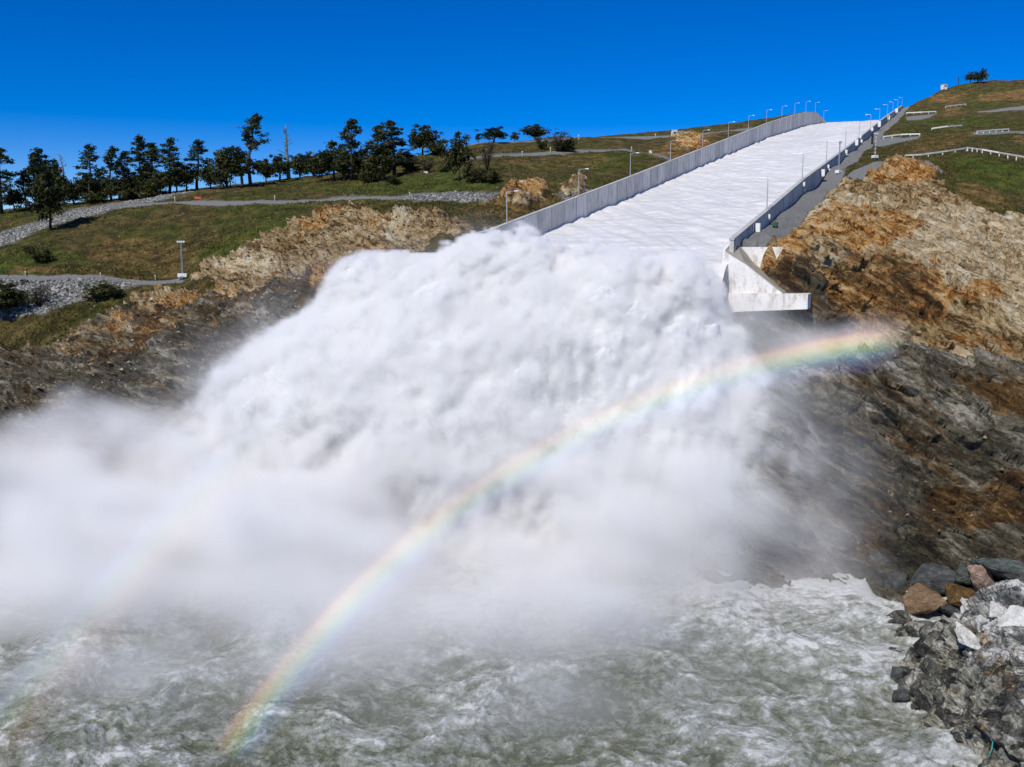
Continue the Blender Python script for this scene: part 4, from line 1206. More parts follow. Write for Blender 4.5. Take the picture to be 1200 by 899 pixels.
cd = t.ramp(f, [(0.20, (0.016, 0.017, 0.016)), (0.36, (0.062, 0.063, 0.055)), (0.50, (0.15, 0.148, 0.122)), (0.64, (0.32, 0.31, 0.25)), (0.86, (0.55, 0.53, 0.45))])
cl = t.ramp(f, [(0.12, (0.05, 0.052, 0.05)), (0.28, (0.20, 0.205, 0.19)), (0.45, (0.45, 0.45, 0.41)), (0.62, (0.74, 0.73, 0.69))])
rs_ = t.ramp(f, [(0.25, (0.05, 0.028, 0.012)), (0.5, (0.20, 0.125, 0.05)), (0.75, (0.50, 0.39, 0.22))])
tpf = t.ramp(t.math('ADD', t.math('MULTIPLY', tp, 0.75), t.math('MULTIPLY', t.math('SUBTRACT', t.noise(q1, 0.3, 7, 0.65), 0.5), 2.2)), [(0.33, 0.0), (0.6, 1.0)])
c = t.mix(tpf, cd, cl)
c = t.mix(t.ramp(t.noise(t.mapping(p, loc=(17, 4, 9)), 0.30, 7, 0.68), [(0.55, 0.0), (0.62, 0.8)]), c, rs_)
c = t.mix(t.ramp(edge, [(0.0, 0.9), (0.008, 0.6), (0.02, 0.0)]), c, (0.010, 0.010, 0.009))
hb = t.math('ADD', t.math('MULTIPLY', f, 0.9), t.ramp(edge, [(0.0, 0.0), (0.05, 0.5)]))
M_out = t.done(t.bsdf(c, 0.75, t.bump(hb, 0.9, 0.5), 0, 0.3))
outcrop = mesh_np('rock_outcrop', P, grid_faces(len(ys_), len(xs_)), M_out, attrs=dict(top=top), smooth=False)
tag(outcrop, 'jagged rock outcrop with pale broken top standing in the river at the bottom right corner', 'rock')

# ------------------------------------------------------------------ boulders
def boulder_mesh(name, size, seed, mat, cuts=11, rough=0.05):
    """angular block: a sphere cut flat by many random planes, edges chipped"""
    rs = np.random.RandomState(seed)
    bm = bmesh.new()
    for _ in range(15):
        q = rs.uniform(-1, 1, 3); q = q / np.max(np.abs(q)) * rs.uniform(0.72, 1.0)
        q[np.argsort(-np.abs(q))[1:]] *= 0.9
        bm.verts.new(q)
    h = bmesh.ops.convex_hull(bm, input=bm.verts[:])
    bmesh.ops.delete(bm, geom=[e for e in h['geom_interior'] if isinstance(e, bmesh.types.BMVert)] , context='VERTS')
    bmesh.ops.bevel(bm, geom=bm.edges[:], offset=0.07, segments=2, affect='EDGES', clamp_overlap=True)
    bmesh.ops.triangulate(bm, faces=bm.faces[:])
    for _ in range(3): bmesh.ops.subdivide_edges(bm, edges=[e for e in bm.edges if e.calc_length() > 0.11], cuts=1, use_grid_fill=True)
    co = np.array([v.co[:] for v in bm.verts]) * np.array(size) / 2 / 0.9
    f_ = fbm((co * (3.0 / max(size))).astype(np.float32), 5, 0.62, seed) + 0.5 * (blocks((co * (5.0 / max(size))).astype(np.float32), seed) - 0.5)
    n = co / (np.linalg.norm(co, axis=1, keepdims=True) + 1e-9)
    co += n * (f_ * rough * max(size))[:, None]
    for v, q in zip(bm.verts, co): v.co = q
    me = bpy.data.meshes.new(name); bm.to_mesh(me); bm.free()
    me.materials.append(mat)
    return me

def stone(name, a, b, c, d=None, scale=1.0):
    t = NT(name)
    p = t.pos()
    n1 = t.noise(t.mapping(p, rot=(0.4, 0.5, 0.2), scale=(0.4, 1, 1)), 1.1 * scale, 8, 0.7, 0.6)
    n2 = t.noise(p, 5 * scale, 6, 0.72)
    f = t.math('ADD', t.math('MULTIPLY', n1, 0.6), t.math('MULTIPLY', n2, 0.4))
    st = [(0.36, a), (0.5, b), (0.63, c)]
    if d: st.append((0.70, d))
    return t.done(t.bsdf(t.ramp(f, st), 0.8, t.bump(f, 0.8, 0.25), 0, 0.3))
S_brown = stone('brown_stone', (0.05, 0.032, 0.018), (0.155, 0.10, 0.055), (0.29, 0.20, 0.12))
S_rust = stone('rusty_stone', (0.02, 0.012, 0.006), (0.10, 0.055, 0.016), (0.24, 0.15, 0.045))
S_dark = stone('wet_dark_stone', (0.014, 0.016, 0.016), (0.05, 0.055, 0.053), (0.13, 0.135, 0.125))
S_green = stone('green_grey_stone', (0.02, 0.025, 0.022), (0.07, 0.085, 0.075), (0.19, 0.20, 0.17))
S_pink = stone('pink_white_stone', (0.10, 0.06, 0.04), (0.26, 0.18, 0.14), (0.40, 0.31, 0.26), (0.80, 0.77, 0.73), 0.6)
S_white = stone('white_stone', (0.30, 0.29, 0.25), (0.60, 0.59, 0.54), (0.80, 0.79, 0.74))
S_orange = stone('orange_stone', (0.20, 0.08, 0.025), (0.46, 0.21, 0.07), (0.62, 0.38, 0.18))
S_pale = stone('tan_stone', (0.12, 0.09, 0.05), (0.40, 0.31, 0.18), (0.62, 0.52, 0.36))

def boulder(px, py, z, w, h, dpt, mat, label, seed, rot=(0, 0, 0), group=None, Y=None):
    """w, h: size in photo pixels; dpt: depth relative to width; sits with its middle at height z"""
    p = at_z(px, py, z) if Y is None else at(px, py, Y)
    k = p[1] / 1136.0
    o = bpy.data.objects.new('boulder', boulder_mesh('boulder', (w * k, w * k * dpt, h * k), seed, mat))
    COL.objects.link(o); o.location = p; o.rotation_euler = rot
    return tag(o, label, 'boulder', group)
G_sh = 'boulders on the right shore'
for a in [
 (1083, 706, 2.0, 50, 38, .9, S_brown, 'square brown boulder at the water edge of the right shore', 3, (.1, .25, .2)),
 (1126, 699, 2.8, 48, 24, .9, S_rust, 'dark rusty boulder with a flat sloping top between the brown and the pink boulder', 4, (.1, .3, .5)),
 (1153, 682, 4.2, 26, 52, .9, S_pink, 'upright pinkish boulder with white patches leaning left', 5, (.1, -.5, .2)),
 (1030, 668, 1.2, 46, 44, .8, S_dark, 'wet dark wedge boulder against the cliff foot, pointed at its top', 6, (.1, .5, .1)),
 (985, 668, 0.3, 62, 16, .8, S_dark, 'low flat wet slab at the cliff foot beside the spray', 7, (0, .05, .1)),
 (1053, 684, 1.0, 40, 30, .8, S_dark, 'wet grey boulder in thin mist left of the brown boulder', 8, (.1, .2, .6)),
 (1092, 676, 3.4, 60, 30, .7, S_dark, 'wide dark boulder behind the square brown boulder', 9, (.1, .1, .1)),
 (1172, 664, 6.2, 76, 20, .7, S_green, 'long grey green slab lying at the foot of the right cliff', 10, (0, .14, .1)),
 (1186, 692, 5.2, 60, 30, .8, S_green, 'dark green boulder beside the pinkish boulder at the right picture edge', 11, (0, -.35, .2)),
 (1118, 716, 1.4, 36, 14, .8, S_dark, 'thin dark slab lying in front of the rusty boulder', 12, (0, .45, .3)),
 (1079, 738, 0.4, 34, 26, .8, S_green, 'grey green boulder at the water line below the square brown boulder', 13, (0, .1, .2)),
 (1128, 676, 4.4, 24, 40, .8, S_green, 'tall green grey boulder left of the pinkish boulder', 14, (0, -.1, .3)),
]: boulder(*a, group=G_sh)
for a in [(1056, 790, 0.75, 36, 20, .8, S_dark, 'larger wet rock washed over by foam near the outcrop', 21), (1060, 816, 0.7, 32, 17, .8, S_dark, 'low black rock breaking the foam below the larger wet rock', 22), (1047, 766, 0.6, 26, 14, .8, S_dark, 'small wet rock barely showing above the foam', 23)]:
    boulder(*a, group='wet rocks in the river')
for a in [(1142, 726, 11.4, 44, 24, 1, S_white, 'white angular block on the left end of the outcrop top', 31, (.1, .15, .2)), (1192, 709, 14.2, 40, 34, 1, S_white, 'biggest white block on the outcrop top at the picture edge', 32, (.1, .1, .4)),
          (1166, 708, 12.9, 20, 18, 1, S_white, 'small rounded white block between two larger ones on the outcrop', 33, (0, 0, .3))]:
    o = boulder(*a, group='white blocks on the outcrop')
    o.location.z = float(FO.z(o.location.x, o.location.y)[0]) + a[4] * o.location.y / 1136 * 0.25

def ground_left(px, py, y0=200): 
    q = FL.hit(px, py, y0); return np.array((q[0], q[1], settle('hillside', q[0], q[1])))
def ground_right(px, py, y0=186):
    q = FR.hit(px, py, y0); return np.array((q[0], q[1], settle('rocky_hillside', q[0], q[1])))

for px, py, w_, h_, m_, lb, sd in [(318, 293, 14, 12, S_orange, 'single orange boulder perched on the grass above the left rock outcrop', 41), (432, 276, 20, 20, S_orange, 'orange block on the crest of the left rock outcrop', 42),
      (586, 231.5, 8, 5, S_white, 'white stone lying at the end of the gravel track', 43), (663, 226, 12, 10, S_pale, 'tan boulder beside the left spillway wall', 44), (673, 225, 11, 10, S_pale, 'greyish boulder touching the tan boulder by the wall', 45),
      (628, 228, 16, 12, S_dark, 'dark grey boulder on the dirt mound by the left wall', 46), (611, 235, 18, 16, S_orange, 'orange boulder on the dirt mound by the left wall', 47), (499, 203, 7, 4, S_white, 'white stone on the grass below the trees', 48), (805, 168, 12, 9, S_orange, 'orange boulder below the white hut', 49),
      (762, 178.5, 5, 4, S_white, 'small white stone beside the dirt track', 50)]:
    g = ground_left(px, py + h_ * 0.3)
    boulder(px, py, 0, w_, h_, 1.0, m_, lb, sd, (.1, .1, sd), None, Y=g[1])
for px, py, w_, h_, m_, lb, sd in [(1019, 212, 9, 6, S_pale, 'pale boulder at the corner of the grey sand patch', 51), (1170, 268, 26, 12, S_pale, 'cream boulder on the top edge of the pale rock face', 52), (1186, 278, 22, 10, S_pale, 'tan boulder right of the cream boulder on the rock face edge', 53), (1034, 264, 20, 6, S_rust, 'flat dark slab tilted on the orange rock face', 54)]:
    g = ground_right(px, py + h_ * 0.3)
    boulder(px, py, 0, w_, h_, 1.0, m_, lb, sd, (.1, .1, sd), None, Y=g[1])

# ------------------------------------------------------------------ street lamps on the walls
M_galv = plain('galvanised_steel', (0.50, 0.51, 0.52), 0.45, 0.5, 0.12)
M_paint = plain('white_paint', (0.78, 0.78, 0.76), 0.5, 0.0, 0.08, 1.5)
M_rail = plain('weathered_guard_rail', (0.50, 0.50, 0.48), 0.5, 0.2, 0.25, 1.0)
M_black = plain('black_rubber', (0.025, 0.025, 0.027), 0.8)
M_dkgreen = plain('green_paint', (0.02, 0.10, 0.045), 0.5)
M_glassd = plain('dark_glass', (0.02, 0.025, 0.03), 0.15, 0, 0.1)
M_orangep = plain('orange_paint', (0.60, 0.12, 0.04), 0.5)
M_woodp = plain('grey_wood', (0.33, 0.30, 0.26), 0.9, 0, 0.3, 3)
M_lampglass = plain('lamp_glass', (0.75, 0.76, 0.74), 0.25, 0, 0.05)

def lamp_proto():
    r_ = empty('street_lamp')
    a = MB(); a.tube([(0, 0, 0), (0, 0, 3.5), (0, 0, 7.0)], [0.13, 0.11, 0.08], 8); a.box((0, 0, 0.05), (0.5, 0.5, 0.1)); a.build('pole', M_galv, r_)
    a = MB(); a.tube([(0, 0, 6.8), (0.5, 0, 7.05), (2.1, 0, 7.12)], [0.07, 0.065, 0.055], 7); a.build('arm', M_galv, r_)
    a = MB(); a.box((2.35, 0, 7.14), (1.1, 0.42, 0.2), 0, 0.75); h_ = a.build('lamp_head', M_paint, r_, bevel=0.03)
    a = MB(); a.box((2.42, 0, 7.02), (0.6, 0.3, 0.06)); a.build('lens', M_lampglass, h_)
    return r_
ORD = ['first', 'second', 'third', 'fourth', 'fifth', 'sixth', 'seventh', 'eighth', 'ninth', 'tenth', 'eleventh', 'twelfth', 'thirteenth', 'fourteenth', 'fifteenth', 'sixteenth']
lamp0 = lamp_proto()
first = [True]
def put_lamp(t, s, z, rz, label, group):
    o = lamp0 if first[0] else copy_tree(lamp0)
    first[0] = False
    o.location = chute(t, s, z); o.rotation_euler = (0, 0, rz)
    tag(o, label, 'street lamp', group)
    return o
rzN = math.atan2(NY, NX)
for i, (px, py) in enumerate([(596, 261), (680, 228), (740, 206), (787, 187), (824.5, 173.5), (854.5, 162), (878, 152), (899, 144.5), (917, 138.5), (932, 134), (945, 131), (956, 131.5), (966, 134)]):
    t_, z_ = on_line(px, py, L0)
    lb = 'grey street lamp on the left spillway wall, %s one up from the spray' % ORD[i]
    put_lamp(t_, -0.45, z_wall_l(t_), rzN, lb, 'street lamps along the left spillway wall')
for i, (px, py) in enumerate([(901, 245), (942, 210), (970, 189), (992, 173.5), (1008, 160), (1021, 150), (1031.5, 142), (1040.5, 135), (1047, 130.5), (1052.5, 127), (1057.5, 123.8)]):
    t_, z_ = on_line(px, py, R0)
    lb = 'grey street lamp on the right spillway wall, %s one up from the wing wall' % ORD[i]
    put_lamp(t_, WID - 0.45, z_wall_r(t_), rzN + math.pi, lb, 'street lamps along the right spillway wall')

# ------------------------------------------------------------------ white boxes along the right wall
def cabinet(name, label, cat, size, mat, t, s, z, group, legs=True, rz=None):
    r_ = empty(name, chute(t, s, z), AZ * -1 if rz is None else rz)
    a = MB(); a.box((0, 0, size[2] / 2 + 0.25), size); b = a.build('cabinet_body', mat, r_, bevel=0.03)
    a = MB(); a.box((size[0] / 2 + 0.02, 0, size[2] / 2 + 0.25), (0.05, size[1] * 0.86, size[2] * 0.86)); d = a.build('door', mat, r_, bevel=0.012)
    a = MB(); a.box((size[0] / 2 + 0.07, size[1] * 0.3, size[2] / 2 + 0.25), (0.05, 0.05, 0.22)); a.build('handle', M_galv, d)
    a = MB(); a.box((0, 0, 0.115), (size[0] * 0.8, size[1] * 0.9, 0.23)); a.build('base', M_galv, r_)
    tag(r_, label, cat, group)
    return r_
boxes = [(889.5, 269, 1.3, 1.9, 'tall white cabinet'), (904, 254, .55, .95, 'small white box'), (944, 217, .7, 1.0, 'small white box'), (944.5, 224, .6, .9, 'small white box'), (965, 204, 1.5, 2.1, 'wide white cabinet'), (972, 197, .8, 1.1, 'small white box'), (973, 201.5, .8, 1.0, 'small white box'),
         (992.5, 180, 1.1, 1.3, 'white box'), (993, 184.5, 1.2, 1.2, 'white box'), (1004, 169.5, 1.7, 2.4, 'wide white cabinet'), (1009, 163, 1.1, 1.2, 'white box'), (1010, 168, 1.2, 1.3, 'white box'), (1022, 154.5, 1.6, 1.6, 'white box'), (1030, 148.5, 2.2, 3.0, 'wide white cabinet'), (1041, 141, 2.2, 2.6, 'white box'), (1050, 133, 2.6, 3.0, 'white box')]
for i, (px, py, wd, ht, nm) in enumerate(boxes):
    a_, b_ = ray(px, py)
    k = (R0 + 0.9 * np.array((NX, NY)))
    t_, z_ = on_line(px, py + 3, k)
    z_ = z_wall_r(t_) - np.interp(t_, [0, 30, 100, 800], [1.8, 3.0, 4.0, 4.5])
    on_ = on_line(px, py, R0)[1] - z_
    hang = max(0.0, on_ - ht * 0.6 - 0.25)
    cabinet('control_cabinet', '%s on the shaded right spillway wall, %s from the wing wall' % (nm, ORD[i]), 'cabinet', (wd * 0.7, wd, ht), M_paint, t_, WID + 0.22 + wd * 0.36, z_ + hang, 'white boxes along the right wall', rz=-AZ)

# green pump unit beside the tall cabinet
g = empty('pump', chute(*[on_line(896, 268, R0)[0]], WID + 2.2, 0), -AZ)
tt_ = on_line(896, 268, R0)[0]
g.location = chute(tt_, WID + 2.3, float(FR.z(*chute(tt_, WID + 2.3, 0)[:2])[0]))
a = MB(); a.box((0, 0, 0.75), (1.0, 1.5, 0.9)); a.build('housing', M_dkgreen, g, bevel=0.06)
a = MB(); a.tube([(0, -0.4, 1.15), (0, -0.4, 1.6), (0.3, -0.4, 1.75)], 0.08, 8); a.build('exhaust', M_black, g)
for sx in (-0.35, 0.35):
    a = MB(); a.box((sx, 0, 0.17), (0.14, 1.7, 0.26)); a.build('skid', M_black, g)
tag(g, 'dark green pump unit standing next to the tall white cabinet', 'pump')

# ------------------------------------------------------------------ mobile light towers
def light_tower(loc, rz, mast_h, label, k=1.0, panel=False):
    r_ = empty('light_tower', loc, rz)
    a = MB(); a.box((0, 0, 0.95 * k), (2.3 * k, 1.25 * k, 0.95 * k)); a.build('trailer_body', M_paint, r_, bevel=0.07)
    for sy in (-0.68, 0.68):
        a = MB(); a.tube([(0, sy * k - 0.1, 0.36 * k), (0, sy * k + 0.1, 0.36 * k)], 0.36 * k, 14); wv = a.build('wheel', M_black, r_)
        a = MB(); a.tube([(0, sy * k - 0.12, 0.36 * k), (0, sy * k + 0.12, 0.36 * k)], 0.16 * k, 10); a.build('rim', M_galv, wv)
    a = MB(); a.tube([(1.1 * k, 0, 0.5 * k), (2.3 * k, 0, 0.45 * k)], 0.06, 6); a.build('tow_bar', M_galv, r_)
    for sy in (-0.9, 0.9):
        a = MB(); a.tube([(-0.9 * k, sy * k, 0.0), (-0.9 * k, sy * k, 0.55 * k)], 0.06, 6); a.build('jack', M_galv, r_)
    a = MB()
    wz = 0.16
    for sx, sy in ((-1, -1), (1, -1), (1, 1), (-1, 1)):
        a.tube([(sx * wz, sy * wz, 1.4 * k), (sx * wz * 0.7, sy * wz * 0.7, mast_h)], 0.05, 5)
    n = int(mast_h / 0.8)
    for i in range(n):
        z0 = 1.5 * k + (mast_h - 1.6 * k) * i / n; z1 = 1.5 * k + (mast_h - 1.6 * k) * (i + 1) / n
        s_ = 1 if i % 2 else -1
        a.tube([(-wz * s_, -wz, z0), (wz * s_, -wz, z1)], 0.03, 4); a.tube([(-wz * s_, wz, z0), (wz * s_, wz, z1)], 0.03, 4)
    a.build('mast', M_galv, r_)
    a = MB(); a.tube([(-0.9, 0, mast_h), (0.9, 0, mast_h)], 0.05, 6); hb_ = a.build('crossbar', M_galv, r_)
    for sx in (-0.75, -0.25, 0.25, 0.75):
        a = MB(); a.box((sx, -0.12, mast_h + 0.28), (0.42, 0.22, 0.46)); a.build('floodlight', M_lampglass, hb_, bevel=0.03)
    return tag(r_, label, 'light tower')
p = ground_left(214, 327.5, 240); light_tower(p, 0.2, 9.2, 'white trailer light tower with tall mast on the left road')
tt_, _ = on_line(976, 208, R0)
def on_strip(px, py, s):
    """ground point of the service road, s metres outside the right wall, seen at a pixel column"""
    Q = R0 + s * np.array((NX, NY)); t = on_line(px, py, Q)[0]
    q = chute(t, WID + s, 0)[:2]
    return np.array((q[0], q[1], z_wall_r(t) - np.interp(t, [0, 30, 100, 800], [1.8, 3.0, 4.0, 4.5])))
light_tower(on_strip(982.5, 207, 4.2), -AZ + 1.2, 10.5, 'white trailer light tower with slim mast on the grey service road', 1.1)
light_tower(on_strip(1025, 189, 9.0) if False else ground_right(1025, 189, 250), 0.4, 9.0, 'pale light tower at the top of the grey sand patch', 1.0)

def mast(px, py0, py1, g_, label, name='instrument_mast', mat=None, wid=0.12):
    k = g_[1] / 1140.0; h_ = (py0 - py1) * k
    r_ = empty(name, g_)
    a = MB(); a.tube([(0, 0, -0.3), (0, 0, h_)], wid, 7); a.build('pole', mat or M_galv, r_)
    a = MB(); a.box((0, -0.1, h_ * 0.93), (0.7, 0.4, 0.8)); a.build('instrument_box', mat or M_galv, r_, bevel=0.03)
    a = MB(); a.box((0, 0, 0.0), (0.9, 0.9, 0.3)); a.build('base', M_galv, r_)
    return tag(r_, label, 'mast')
mast(1022, 170, 156, on_strip(1022, 170, 5.5), 'thick dark mast on the service road next to the right wall', mat=M_black, wid=0.5)
mast(1040, 158, 139, on_strip(1040, 158, 6.5), 'thin dark mast high on the grey service road', mat=M_woodp, wid=0.2)
mast(1123, 98, 89, ground_right(1123, 99, 700), 'thin dark mast on the right hilltop', mat=M_black, wid=0.35)

# ------------------------------------------------------------------ guard rails
def guard_rail(line, gf, label, post_every, hgt=1.0, thick=0.45, group=None):
    pts = [gf(x, y) for x, y in line]
    r_ = empty('guard_rail', pts[0])
    P_ = [Vector(p - pts[0]) for p in pts]
    L = [0.0]
    for i in range(1, len(P_)): L.append(L[-1] + (P_[i] - P_[i - 1]).length)
    def along(d):
        for i in range(1, len(P_)):
            if d <= L[i] or i == len(P_) - 1:
                f = (d - L[i - 1]) / max(1e-6, L[i] - L[i - 1]); return P_[i - 1].lerp(P_[i], min(1, f))
    n = max(2, int(round(L[-1] / post_every)) + 1)
    for i in range(n):
        q = along(L[-1] * i / (n - 1))
        a = MB(); a.box((q.x, q.y + 0.22, q.z + hgt / 2 - 0.35), (0.30, 0.24, hgt + 0.7)); a.build('post', M_woodp if thick < 0.5 else M_paint, r_)
    a = MB()
    for i in range(1, len(P_)):
        A_, B_ = P_[i - 1], P_[i]
        d = (B_ - A_).normalized() * 0.05
        u = Vector((0, 0.05, 0))
        prof = [(0.0, hgt - thick), (-0.07, hgt - thick * 0.75), (0.0, hgt - thick * 0.5), (-0.07, hgt - thick * 0.25), (0.0, hgt)]
        vsx = []
        for E_ in (A_ - d, B_ + d):
            for yy, zz_ in prof: vsx.append(E_ + Vector((0, yy, zz_)))
            for yy, zz_ in prof[::-1]: vsx.append(E_ + Vector((0, yy + 0.04, zz_)))
        m_ = 10
        a.add(vsx, [(k, (k + 1) % m_, m_ + (k + 1) % m_, m_ + k) for k in range(m_)] + [tuple(range(m_ - 1, -1, -1)), tuple(range(m_, 2 * m_))])
    a.build('rail', M_rail, r_)
    return tag(r_, label, 'guard rail', group)
gr = lambda y0: (lambda x, y: ground_right(x, y, y0))
GG = 'guard rails on the right hillside'
guard_rail([(1052, 187), (1080, 184), (1110, 181), (1133, 178.5)], gr(335), 'long grey guard rail climbing right above the orange rock', 5.2, 1.6, 0.55, GG)
guard_rail([(1134, 178.5), (1150, 182), (1170, 185), (1200, 187.5), (1240, 189)], gr(335), 'guard rail on close posts running down to the right picture edge', 2.8, 1.7, 0.55, GG)
guard_rail([(1035, 163), (1056, 161), (1078, 159)], gr(420), 'long white guard rail ending at the grey service road, middle terrace', 4.5, 1.35, 0.62, GG)
guard_rail([(1092, 153.5), (1110, 151.5), (1127, 149.5)], gr(440), 'short white guard rail above the middle terrace, between two dark green slopes', 4.0, 1.35, 0.62, GG)
guard_rail([(1145, 157), (1163, 155.5), (1182, 154)], gr(430), 'low white guard rail along the track at the right', 4.0, 1.35, 0.62, GG)
guard_rail([(1062, 135.5), (1080, 134), (1097, 132.5)], gr(640), 'white guard rail beside the top end of the service road', 5.0, 1.6, 0.75, GG)
guard_rail([(1108, 127), (1120, 125.5), (1132, 124)], gr(680), 'highest white guard rail below the brown hilltop', 5.0, 1.6, 0.75, GG)

# ------------------------------------------------------------------ white hut, hilltop cabin, barrier, marker posts
def hut(loc, w_, d_, h_, label, cat, rz=0.0, door=True):
    r_ = empty('hut', loc, rz)
    a = MB(); a.box((0, 0, h_ / 2), (w_, d_, h_)); a.build('wall', M_paint, r_, bevel=0.04)
    a = MB(); a.box((0, 0, h_ + 0.14), (w_ * 1.12, d_ * 1.12, 0.24), 0, 0.9); a.build('roof', M_galv, r_)
    a = MB(); a.box((0.1 * w_, -d_ / 2 - 0.02, h_ * 0.66), (w_ * 0.55, 0.06, h_ * 0.28)); a.build('window', M_glassd, r_)
    a = MB(); a.box((-w_ * 0.33, -d_ / 2 - 0.02, h_ * 0.42), (w_ * 0.2, 0.06, h_ * 0.8)); a.build('door', M_galv, r_)
    return tag(r_, label, cat)
hut(ground_left(790, 161.5, 420), 3.0, 2.6, 3.6, 'small white hut with a dark window on the left hillside', 'hut')
hut(ground_right(1106, 106, 700), 4.0, 3.5, 4.4, 'white boxy cabin on the edge of the right hilltop', 'cabin', 0.3)
b_ = empty('barrier', ground_left(232, 235, 280), 0.1)
a = MB(); a.box((0, 0, 0.55), (2.1, 0.25, 0.7)); a.build('board', M_orangep, b_, bevel=0.02)
for sx in (-0.8, 0.8):
    a = MB(); a.box((sx, 0, 0.1), (0.12, 0.7, 0.2)); a.build('foot', M_galv, b_)
tag(b_, 'orange barrier standing beside the gravel track under the trees', 'barrier')

def marker():
    r_ = empty('marker_post')
    a = MB(); a.box((0, 0, 0.55), (0.28, 0.16, 1.5)); a.build('post', M_woodp, r_, bevel=0.02)
    a = MB(); a.box((0, -0.09, 1.15), (0.22, 0.02, 0.26)); a.build('reflector', M_paint, r_)
    return r_
mk0 = marker(); k_ = 0
mk = [(30, 324, 'grey marker post beside the left road near the small orange bank'), (118, 325.5, 'grey marker post in the middle of the left road edge'), (182, 326, 'grey marker post on the left road next to the light tower'),
      (322, 235, 'short post on the upper gravel track under the tall trees'), (480, 232, 'white post at the start of the grey stone bank'), (205, 236.5, 'short post on the gravel track left of the orange barrier'), (612, 183, 'post on the upper dirt track below the round oak'), (645, 179, 'post on the upper dirt track by the dark bush'), (678, 165, 'post on the ridge track right of the dark bushes'), (740, 178, 'tall thin post beside the upper dirt track'), (768, 163, 'post on the ridge track left of the white hut')]
for x_, y_, lb in mk:
    o = mk0 if k_ == 0 else copy_tree(mk0); k_ += 1
    o.location = ground_left(x_, y_, 225); s_ = max(1.0, o.location.y / 260); o.scale = (s_, s_, s_)
    tag(o, lb, 'marker post', 'marker posts along the tracks')

# a torn turquoise rope on the outcrop
pts = []
for px, py in [(1143, 838), (1149, 843), (1154, 851), (1153, 858), (1157, 866), (1156, 876), (1152, 884)]:
    a_, b__ = ray(px, py)
    Ys = np.linspace(84, 125, 400); zz = FO.z(a_ * Ys, Ys); k = np.nonzero(zz >= CAM_H + b__ * Ys)[0]
    Yh = Ys[k[0]] if len(k) else 100
    pts.append((a_ * Yh, Yh - 1.1, CAM_H + b__ * Yh + 0.4))
a = MB(); a.tube(pts, 0.07, 6)
rp = a.build('rope', plain('turquoise_nylon', (0.03, 0.30, 0.27), 0.6), smooth=True)
tag(rp, 'torn turquoise rope hanging over the rock outcrop', 'rope')

# ------------------------------------------------------------------ rainbows: coloured bows standing in the mist
ANTI = -np.array(SUN_DIR)
_u = np.cross(ANTI, (0, 0, 1.0)); _u /= np.linalg.norm(_u)
_v = np.cross(_u, ANTI)
def bow(name, a_in, a_out, ph, dist_fn, thick, stops, strength, label, fade):
    """arched ribbon with a lens-shaped cross section; its colour runs from the inner to the outer edge"""
    nA, nB = 150, 22
    V, rad, al = [], [], []
    phs = np.linspace(R(ph[0]), R(ph[1]), nA)
    for i, p_ in enumerate(phs):
        f = i / (nA - 1)
        for j in range(nB * 2):
            jj = j if j < nB else 2 * nB - 1 - j
            g = jj / (nB - 1)
            th = R(a_in + (a_out - a_in) * g)
            d = np.cos(th) * ANTI + np.sin(th) * (np.cos(p_) * _u + np.sin(p_) * _v)
            bulge = thick * math.sin(math.pi * g) * (1 if j < nB else -1) * 0.5
            V.append(np.array((0, 0, CAM_H)) + d * (dist_fn(f) + bulge))
            rad.append(g); al.append(fade(f))
    m = nB * 2
    F = [(i * m + k, i * m + (k + 1) % m, (i + 1) * m + (k + 1) % m, (i + 1) * m + k) for i in range(nA - 1) for k in range(m)]
    t = NT(name + '_light')
    g = t.attr('rad')
    c = t.ramp(g, stops)
    sh = t.ramp(g, [(0.0, 0.0), (0.2, 0.32), (0.5, 0.85), (0.78, 1.0), (0.93, 0.25), (1.0, 0.0)], 'EASE')
    nz = t.ramp(t.noise(t.pos(), 0.09, 4, 0.6), [(0.3, 0.55), (0.62, 1.0)])
    a_ = t.math('MULTIPLY', t.math('MULTIPLY', t.math('MULTIPLY', sh, t.attr('fade')), nz), strength)
    cs = t.mix(1.0, c, t.ramp(a_, [(0.0, 0.0), (1.0, 1.0)]), 'MULTIPLY')
    df = t.n('ShaderNodeBsdfDiffuse'); t.l(cs, df.inputs[0])
    tr = t.n('ShaderNodeBsdfTransparent')
    m2 = t.n('ShaderNodeAddShader'); t.l(tr.outputs[0], m2.inputs[0]); t.l(df.outputs[0], m2.inputs[1])
    o = mesh_np(name, np.array(V), np.array(F), t.done(m2.outputs[0]), smooth=True, attrs=dict(rad=np.array(rad), fade=np.array(al)))
    o.visible_shadow = True
    return tag(o, label, 'rainbow')
def px_of_phi(ph, th):
    d = np.cos(R(th)) * ANTI + np.sin(R(th)) * (np.cos(R(ph)) * _u + np.sin(R(ph)) * _v)
    X_, Y_, Z_ = d
    fw = Y_ * CP - Z_ * SP; upv = Y_ * SP + Z_ * CP
    return 600 + FOC * X_ / fw, 449.5 - FOC * upv / fw
SPEC = [(0.0, (0.30, 0.26, 0.62)), (0.22, (0.30, 0.40, 0.85)), (0.40, (0.36, 0.66, 0.82)), (0.53, (0.55, 0.85, 0.48)), (0.66, (0.98, 0.88, 0.34)), (0.80, (1.0, 0.55, 0.22)), (0.92, (0.85, 0.25, 0.15)), (1.0, (0.7, 0.15, 0.1))]
bow('rainbow', 40.1, 42.9, (102.6, 171.5), lambda f: 169 - 57 * f ** 1.3, 2.0, SPEC, 0.16, 'bright rainbow arching through the mist from the river to the right cliff',
    lambda f: min(1, f / 0.06) * (0.55 + 0.45 * (abs(f - 0.45) * 2) + 0.7 * max(0, 1 - f / 0.2)) * min(1, (1 - f) / 0.03 + 0.25))
